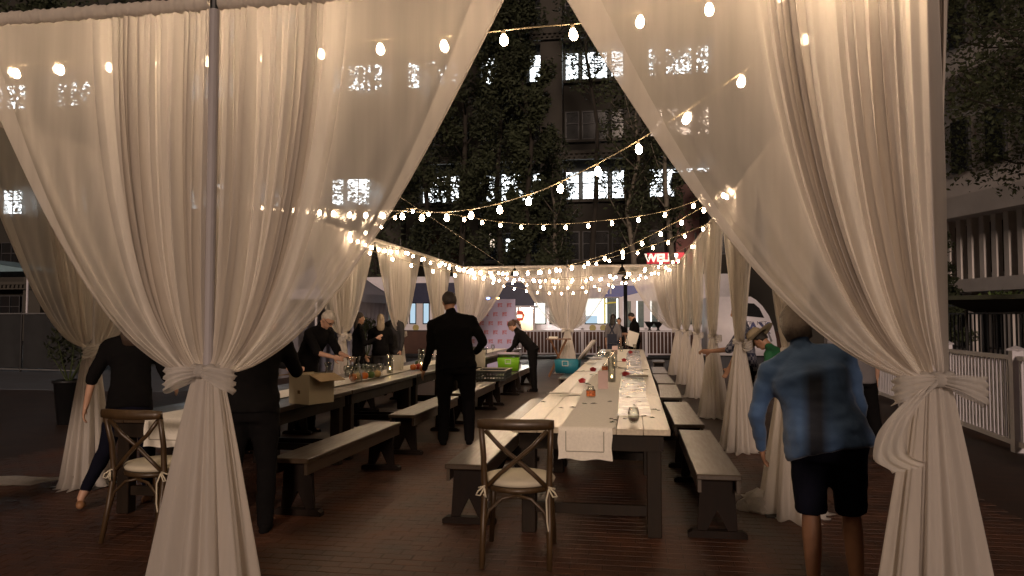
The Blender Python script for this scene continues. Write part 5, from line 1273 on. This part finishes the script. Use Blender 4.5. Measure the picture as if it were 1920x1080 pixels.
_mr2 = _t.nodes.new('ShaderNodeMapRange'); _mr2.inputs[1].default_value = .35; _mr2.inputs[2].default_value = .6; _mr2.inputs[3].default_value = .5; _mr2.inputs[4].default_value = 6.0; _t.links.new(_n.outputs[0], _mr2.inputs[0]); _t.links.new(_mr2.outputs[0], _e.inputs[1]); WDARK = mat('dark_window', (.015,.017,.02), .12, var=0, spec=.8); FRM = mat('window_frame', (.05,.05,.055), .5, var=0)
WWARM = emit('warm_window', (1,.80,.62), 1.6)
BYF = 50.0
ob = empty('office_building', (0, BYF, 0), 0, 'tall stone office building behind the trees with rows of white-lit windows', 'building')
def ox(px): return at_y(px, 400, BYF).x
def oz(py): return at_y(1100, py, BYF).z
xs0, xs1 = ox(-420), ox(1345)
per = ox(1218)-ox(1058)
zrows = [oz(370)-12.45+.0, oz(370)-8.3, oz(370)-4.15, oz(370), oz(370)+4.15, oz(370)+8.3, oz(370)+12.45]
bm = bmesh.new(); box(bm, xs0, xs1, 1.2, 14, 0, 34); obj('wall', bm, STONE, ob)
wm = {}
def wmesh(w_, h_, m, k):
    if (round(w_,2), k) not in wm:
        bm = bmesh.new(); t = .07
        for a in ((-w_/2, -w_/2+t, 0, h_), (w_/2-t, w_/2, 0, h_), (-w_/2+t, w_/2-t, 0, t), (-w_/2+t, w_/2-t, h_-t, h_), (-w_/2+t, w_/2-t, h_*.55, h_*.55+.06)): box(bm, a[0], a[1], 0, .08, a[2], a[3])
        if w_ > 1.6: box(bm, -.03, .03, .005, .075, t, h_*.55-.001); box(bm, -.03, .03, .005, .075, h_*.55+.061, h_-t)
        f = bpy.data.meshes.new('window'); bmesh.ops.recalc_face_normals(bm, faces=bm.faces); bm.to_mesh(f); bm.free(); f.materials.append(FRM)
        bm = bmesh.new(); box(bm, -w_/2+t, w_/2-t, .085, .1, t, h_-t); g_ = bpy.data.meshes.new('pane'); bm.to_mesh(g_); bm.free(); g_.materials.append(m)
        wm[(round(w_,2), k)] = (f, g_)
    return wm[(round(w_,2), k)]
rw = random.Random(3)
nb_ = -9
for i in range(-10, 2):
    xb = ox(1058) + per*i
    bm = bmesh.new(); box(bm, xb-1.62, xb-.12, .0, 1.19, 0, 34); obj('pilaster', bm, STONE2, ob)
    for r_, z in enumerate(zrows):
        if z < .5: continue
        for x0_, w_ in ((.0, .97), (1.14, 1.8), (3.14, .9)):
            lit = r_ in (3, 5) or (r_ == 6 and i in (-6, -5, -4)); k = 'l' if lit and rw.random() < .93 else 'd'
            f, g_ = wmesh(w_, 1.98, WLIT if k == 'l' else WDARK, k); o = link_mesh('window', f, ob, (xb+x0_+w_/2, .9, z)); link_mesh('pane', g_, o)
    # spandrels, sills
    for r_, z in enumerate(zrows):
        bm = bmesh.new(); box(bm, xb-.118, xb+per-1.622, .85, 1.195, z-.16, z-.005); obj('sill', bm, STONE2, ob)
for z in (zrows[3]+2.9, zrows[1]+2.75, zrows[5]+2.9):
    bm = bmesh.new(); box(bm, xs0, xs1, -.45, -.003, z, z+.22); box(bm, xs0, xs1, -.25, -.003, z-.35, z-.003); obj('cornice', bm, STONE2, ob)
    bm = bmesh.new(); x = xs0+.1
    while x < xs1-.2: box(bm, x, x+.16, -.40, -.252, z-.22, z-.004); x += .36
    obj('dentils', bm, STONE2, ob)['kind'] = 'stuff'
for px, wpx, py, hpx, m_, in ((925, 9, 462, 26, 'w'), (960, 17, 471, 24, 'l')):
    bm = bmesh.new(); a = ox(px-wpx/2); box(bm, a, ox(px+wpx/2), -.55, -.46, oz(py), oz(py-hpx)); obj('lit_shop_sign', bm, WWARM if m_ == 'w' else WLIT, ob)
# mauve brick corner pier with the red bank sign
pr = empty('corner_building', (0, 46, 0), 0, 'mauve stone corner building carrying the red sign right of the trees', 'building')
MAU = mat('mauve_stone', (.20,.115,.105), .8, var=.12, scale=.6, bump=.2)
def cxp(px): return at_y(px, 480, 46).x
bm = bmesh.new(); box(bm, cxp(1268), cxp(1312), 0, 2, 0, at_y(1290, 345, 46).z); obj('pier', bm, MAU, pr)
bm = bmesh.new(); box(bm, cxp(1312)+.01, cxp(1312)+14, .3, 3, 0, at_y(1290, 330, 46).z); obj('wall', bm, STONE, pr)
bm = bmesh.new(); box(bm, cxp(1268)-.2, cxp(1312)+14.2, -.2, 3, at_y(1290, 345, 46).z+.3, at_y(1290, 345, 46).z+.7); obj('cornice', bm, STONE2, pr)
for k in range(4): bm = bmesh.new(); xx = cxp(1330)+k*3; box(bm, xx, xx+1.8, .2, .297, 5.5, 8); f = obj('window', bm, FRM, pr); bm = bmesh.new(); box(bm, xx+.1, xx+1.7, .15, .198, 5.6, 7.9); obj('pane', bm, WDARK, f)
SGY = 45.2
a, b_ = at_y(1213, 484, SGY), at_y(1275, 484, SGY); zt_, zb_ = at_y(1240, 474, SGY).z, at_y(1240, 494, SGY).z
sg_ = empty('shop_sign', ((a.x+b_.x)/2, SGY, zb_), 0, 'lit red sign with white WELLS lettering above the far drapes', 'sign')
bm = bmesh.new(); box(bm, -(b_.x-a.x)/2, (b_.x-a.x)/2+1.2, 0, .25, 0, zt_-zb_); obj('sign_box', bm, mat('sign_red_lit', (.5,.02,.03), .4, var=0, emis=(.85,.02,.05), estr=.75), sg_)
text('lettering', 'WELLS', .62, emit('sign_letter_light', (1,.78,.6), 1.6), sg_, (-.10, -.01, (zt_-zb_)/2), bold=.035, sx=1.05)
bm = bmesh.new(); box(bm, .5, .7, .251, .8, .1, .25); obj('bracket', bm, BLACKM, sg_)
# colonnaded building on the right
cb = empty('colonnade_building', (0,0,0), 0, 'pale building with tall pilasters and a wide ledge at the right edge', 'building')
A = at_y(1735, 600, 38); A.z = 0; Bp = at_y(1960, 600, 31.5); Bp.z = 0
dd = (Bp-A); Lb = dd.length; dd.normalize(); cb.location = A; cb.rotation_euler = (0,0,math.atan2(dd.y, dd.x))
PALE = mat('pale_limestone', (.62,.58,.56), .85, var=.12, scale=.7, bump=.2, bscale=8)
bm = bmesh.new(); box(bm, -6, Lb+8, .6, 9, 0, 26); obj('wall', bm, PALE, cb)
for z, d_, h_ in ((2.75, .55, .55), (6.0, .7, .9), (12.2, .6, .8), (18.4, .5, .6)): bm = bmesh.new(); box(bm, -6, Lb+8, -d_, .597, z, z+h_); obj('ledge', bm, PALE, cb, bevel=.04)
k = 0; x = -5.5
while x < Lb+8:
    for q_ in (0, .70, 1.38): bm = bmesh.new(); box(bm, x+q_, x+q_+.26, .1, .44 if q_ else .597, 3.302, 5.998); obj('pilaster', bm, PALE, cb)
    bm = bmesh.new(); box(bm, x+.1, x+.45, -.1, .3, 0, 2.748); obj('column', bm, PALE, cb)
    bm = bmesh.new(); box(bm, x+.75, x+1.75, .45, .596, 3.5, 5.8); f = obj('window', bm, FRM, cb)
    bm = bmesh.new(); box(bm, x+.82, x+1.68, .40, .448, 3.57, 5.73); obj('pane', bm, WDARK, f)
    bm = bmesh.new(); box(bm, x+.65, x+1.85, .45, .596, .3, 2.6); f = obj('window', bm, FRM, cb)
    bm = bmesh.new(); box(bm, x+.75, x+1.75, .40, .448, .4, 2.5); obj('pane', bm, (WDARK if k % 5 != 2 else emit('cool_shop_light_%d' % k, (.6,.75,1), .7)), f)
    for zz in (8.2, 14.0, 19.6):
        bm = bmesh.new(); box(bm, x+.75, x+1.85, .45, .596, zz, zz+2.4); f = obj('window', bm, FRM, cb)
        bm = bmesh.new(); box(bm, x+.82, x+1.78, .40, .448, zz+.07, zz+2.33); obj('pane', bm, WDARK, f)
    x += 2.05; k += 1
# iron railing with a pergola in front of it
ir = empty('iron_railing', (0,0,0), 0, 'black iron railing behind the white picket fence on the right', 'railing')
A = at_y(1745, 640, 21); A.z = 0; Bp = at_y(1990, 640, 16.5); Bp.z = 0; dd = Bp-A; Lr = dd.length; dd.normalize(); ir.location = A; ir.rotation_euler = (0,0,math.atan2(dd.y, dd.x))
bm = bmesh.new(); box(bm, -.03, .03, -.03, .03, 0, 1.9); pme = bpy.data.meshes.new('post'); bm.to_mesh(pme); bm.free(); pme.materials.append(BLACKM)
bm = bmesh.new(); box(bm, -.016, .016, -.016, .016, .12, 1.66); bme_ = bpy.data.meshes.new('baluster'); bm.to_mesh(bme_); bm.free(); bme_.materials.append(BLACKM)
for z in (.1, 1.66, 1.86): bm = bmesh.new(); box(bm, 0, Lr, -.02, .02, z, z+.04); obj('rail', bm, BLACKM, ir)
n = int(Lr/.16)
for i in range(n): link_mesh('baluster', bme_, ir, (.16*i+.08, 0, 0))
for i in range(int(Lr/2.2)+1): link_mesh('post', pme, ir, (2.2*i, .05, 0))
pg = empty('cafe_awning', (0,0,0), 0, 'low flat cafe awning overgrown with leaves at the right edge', 'awning')
A = at_y(1800, 572, 18.5); Bq = at_y(1960, 560, 17.5)
bm = bmesh.new(); box(bm, 0, (Bq-A).length, -1.4, 1.4, -.06, .03); bmesh.ops.rotate(bm, matrix=Matrix.Rotation(R(-6), 3, 'X'), verts=bm.verts); o = obj('cover', bm, mat('dark_green_canvas', (.05,.055,.035), .8, var=.3), pg, False, (A.x, A.y, A.z), (0,0,math.atan2(Bq.y-A.y, Bq.x-A.x)))
for s in (.25, 2.4, 4.4): bm = bmesh.new(); tube(bm, [(A.x+s, A.y+.3, 0), (A.x+s, A.y+.3, A.z-.05)], .04, 8); obj('post', bm, BLACKM, pg)
LEAFL = mat('bright_leaf', (.085,.13,.04), .55, var=.5, scale=.7)  # lighter green than the tree leaves
bm = bmesh.new(); rnd = random.Random(77)
for _ in range(9): leafy(bm, V(A.x+rnd.uniform(0,3.6), A.y-rnd.uniform(0,1.2), A.z+.15), (.5,.5,.16), 160, rnd, .07)
obj('creeper', bm, LEAFL, pg)['kind'] = 'stuff'
# dark fence and awning at the left edge
DF = mat('dark_screen', (.02,.021,.023), .8, var=.2, scale=3)
sf = empty('screened_fence', (0,0,0), 0, 'dark mesh-covered fence at the left edge behind the drapes', 'fence')
A = at_z(-260, 690, 0); Bq = at_z(215, 702, 0); dd = Bq-A; Ls = dd.length; dd.normalize(); sf.location = (A.x, A.y, 0); sf.rotation_euler = (0,0,math.atan2(dd.y, dd.x))
zf = 1.72; n = int(Ls/2.2)
for i in range(n+1): bm = bmesh.new(); tube(bm, [(2.2*i, 0, 0), (2.2*i, 0, zf+.05)], .03, 8); obj('post', bm, BLACKM, sf)
for i in range(n):
    P = np.array([[(2.2*i+.03+2.14*k/16, .04+.02*math.sin(k*.9+i), .12+(zf-.14)*j/6) for k in range(17)] for j in range(7)]); grid_mesh('screen_panel', P, DF, None, sf)
for z in (.08, zf): bm = bmesh.new(); tube(bm, [(0,-.005,z), (2.2*n,-.005,z)], .022, 6); obj('rail', bm, mat('galvanised', (.25,.25,.26), .5, .4), sf)
la = empty('blue_awning', (0,0,0), 0, 'pale blue market canopy at the far left edge', 'awning')
A = at_y(-30, 487, 24); Bq = at_y(90, 512, 24); bm = bmesh.new()
box(bm, A.x-1.5, Bq.x, 23, 26, Bq.z, Bq.z+.08); prism(bm, [(A.x-1.5, Bq.z+.081), (Bq.x, Bq.z+.081), (A.x-.6, Bq.z+.6)], 23, 26); obj('canopy', bm, mat('pale_blue_canvas', (.20,.32,.38), .7, var=.1), la)
for x in (A.x-1, A.x+.6, Bq.x-.1): bm = bmesh.new(); tube(bm, [(x, 23.2, 0), (x, 23.2, Bq.z)], .035, 8); obj('pole', bm, WHITEP, la)
lb = empty('left_building', (0,0,0), 0, 'dark glazed building beyond the fence on the left', 'building')
A = at_y(-300, 500, 46); bm = bmesh.new(); box(bm, A.x-20, ox(-420)-.5, 46, 60, 0, 26); obj('wall', bm, STONE, lb)
for i in range(10):
    for j in range(5): bm = bmesh.new(); xx = ox(-420)-3-2.6*i; box(bm, xx, xx+1.6, 45.9, 45.997, 2+4.2*j, 4.4+4.2*j); f = obj('window', bm, FRM, lb); bm = bmesh.new(); box(bm, xx+.1, xx+1.5, 45.84, 45.897, 2.1+4.2*j, 4.3+4.2*j); obj('pane', bm, WDARK, f)

# ---------------------------------------------------------------- trees
BARK = mat('pale_bark', (.20,.175,.14), .9, var=.35, scale=8, bump=.6, bscale=20, stretch=(1,1,.3)); BARKD = mat('dark_bark', (.03,.025,.02), .9, var=.3, scale=8, bump=.6, bscale=20, stretch=(1,1,.3))
def leaf_cloud(name, centers, n, sz, m, parent, seed):
    rs = np.random.RandomState(seed); C_ = np.array([c[0] for c in centers]); Rr = np.array([c[1] for c in centers])
    k = rs.randint(0, len(C_), n); v = rs.normal(size=(n,3)); v /= np.linalg.norm(v, axis=1)[:,None]; v *= rs.rand(n,1)**.45
    p = C_[k] + v*Rr[k]; d = rs.normal(size=(n,3)); d[:,2] *= .7; d /= np.linalg.norm(d, axis=1)[:,None]
    q = np.cross(d, rs.normal(size=(n,3))); q /= np.linalg.norm(q, axis=1)[:,None]; s = sz*rs.uniform(.55,1.3,(n,1))
    vs = np.stack([p-d*s, p+q*s*.42, p+d*s, p-q*s*.42], 1).reshape(-1,3); f = np.arange(n*4).reshape(-1,4)
    me = bpy.data.meshes.new(name); me.from_pydata(vs.tolist(), [], f.tolist()); me.materials.append(m); return link_mesh(name, me, parent)
def tree(x, y, h, r_, label, seed, nleaf=9000, leaf=.16, bark=BARKD, crown0=.22, columnar=True, lm=LEAFD, group=None, trunk_r=.16):
    rnd = random.Random(seed); root = empty('street_tree', (x, y, 0), 0, label, 'tree', group); crown0 = .54 if 'brightest office' in label else crown0
    bm = bmesh.new(); pts = [V(rnd.uniform(-.15,.15)*k, rnd.uniform(-.15,.15)*k, h*k/6) for k in range(7)]; pts[0] = V(0,0,0)
    tube(bm, pts, [trunk_r*(1-.85*k/6) + (.06 if k == 0 else 0) for k in range(7)], 10)
    cs = []
    nb2 = 26 if columnar else 22
    for i in range(nb2):
        t = crown0 + (1-crown0)*(i+.5)/nb2; base = pts[min(5,int(t*6))].lerp(pts[min(6,int(t*6)+1)], t*6-int(t*6)); a = i*2.4+rnd.uniform(-.4,.4)
        prof_ = math.sin(PI*min(1, (t-crown0)/(1-crown0)*.85+.15))**.7
        ln = r_*prof_*rnd.uniform(.6,1.05); up = 1.3 if columnar else .35
        e = base + V(math.cos(a)*ln, math.sin(a)*ln, ln*up*rnd.uniform(.7,1.2)); mid = base.lerp(e, .5) + V(0,0,-.08*ln)
        tube(bm, [base, mid, e], [trunk_r*.32*(1-t*.6), trunk_r*.2*(1-t*.6), .015], 6)
        for q in (.45, .75, 1.0):
            c = base.lerp(e, q) + V(rnd.uniform(-.3,.3), rnd.uniform(-.3,.3), rnd.uniform(-.2,.3))*r_*.3
            sc = r_*rnd.uniform(.20,.36); cs.append(((c.x,c.y,c.z), (sc, sc, sc*(1.5 if columnar else .7))))
    obj('trunk', bm, bark, root, True)
    leaf_cloud('crown', cs, int(nleaf*1.5), leaf*.8, lm, root, seed)
    return root
TG = 'tall columnar trees between the pavilion and the office building'
tl = [(700, 40, 22, 2.6, 'columnar tree seen through the sheer of the big left drape', BARKD), (800, 41, 24, 2.5, 'tall columnar tree at the left of the entrance opening', BARKD), (868, 38.8, 25, 2.5, 'dense columnar tree left of the picture\'s middle, before the lit windows', BARKD),
      (938, 41, 26, 2.3, 'tallest dense tree right under the nearest middle bulb', BARKD), (990, 39, 22, 1.7, 'slim dark columnar tree beside the pale trunk', BARKD), (1046, 42.5, 12, 1.6, 'small tree with a pale trunk under the cornice', BARK),
      (1112, 41.5, 25, 2.2, 'thin-leaved tall tree in front of the brightest office windows', BARKD),
      (1188, 40, 15, 2.1, 'pale-trunked airy tree left of the red sign', BARK), (1262, 38.9, 17, 1.6, 'thin leaning tree in front of the red sign', BARK), (1340, 41, 22, 2.8, 'tree behind the right drape\'s sheer side', BARKD), (560, 41, 22, 3, 'tree behind the pleated part of the big left drape', BARKD), (90, 34, 17, 4, 'broad dark tree beyond the left wall', BARKD), (250, 40, 19, 4, 'second dark tree beyond the left wall', BARKD)]
for i, (px, y, h, r_, lab, bk) in enumerate(tl):
    q = at_y(px, 500, y); tree(q.x, y, h, r_, lab, 100+i, 11000 if i in (1,2,3,4) else (2600 if i in (5,6,7,8) else 8000), .17 if i < 10 else .2, bk, .16 if i < 5 else .3, True, LEAFD, TG, .2)
for i, (px, y, h, r_, lab, n) in enumerate(((2010, 17.5, 11.0, 3.9, 'leafy tree overhanging at the top right', 17000), (2080, 13.5, 9.0, 3.0, 'tree at the right edge lit by the string lights', 3000), (1765, 25, 4.2, 1.0, 'small dark tree just right of the nearest right drape', 9000))):
    q = at_y(px, 500, y); tree(q.x, y, h, r_, lab, 200+i, n, .085, BARKD, (.40, .52, .2)[i], False, LEAFD, 'trees at the right edge', .14)
# sky dome is the world; far ground stays plain
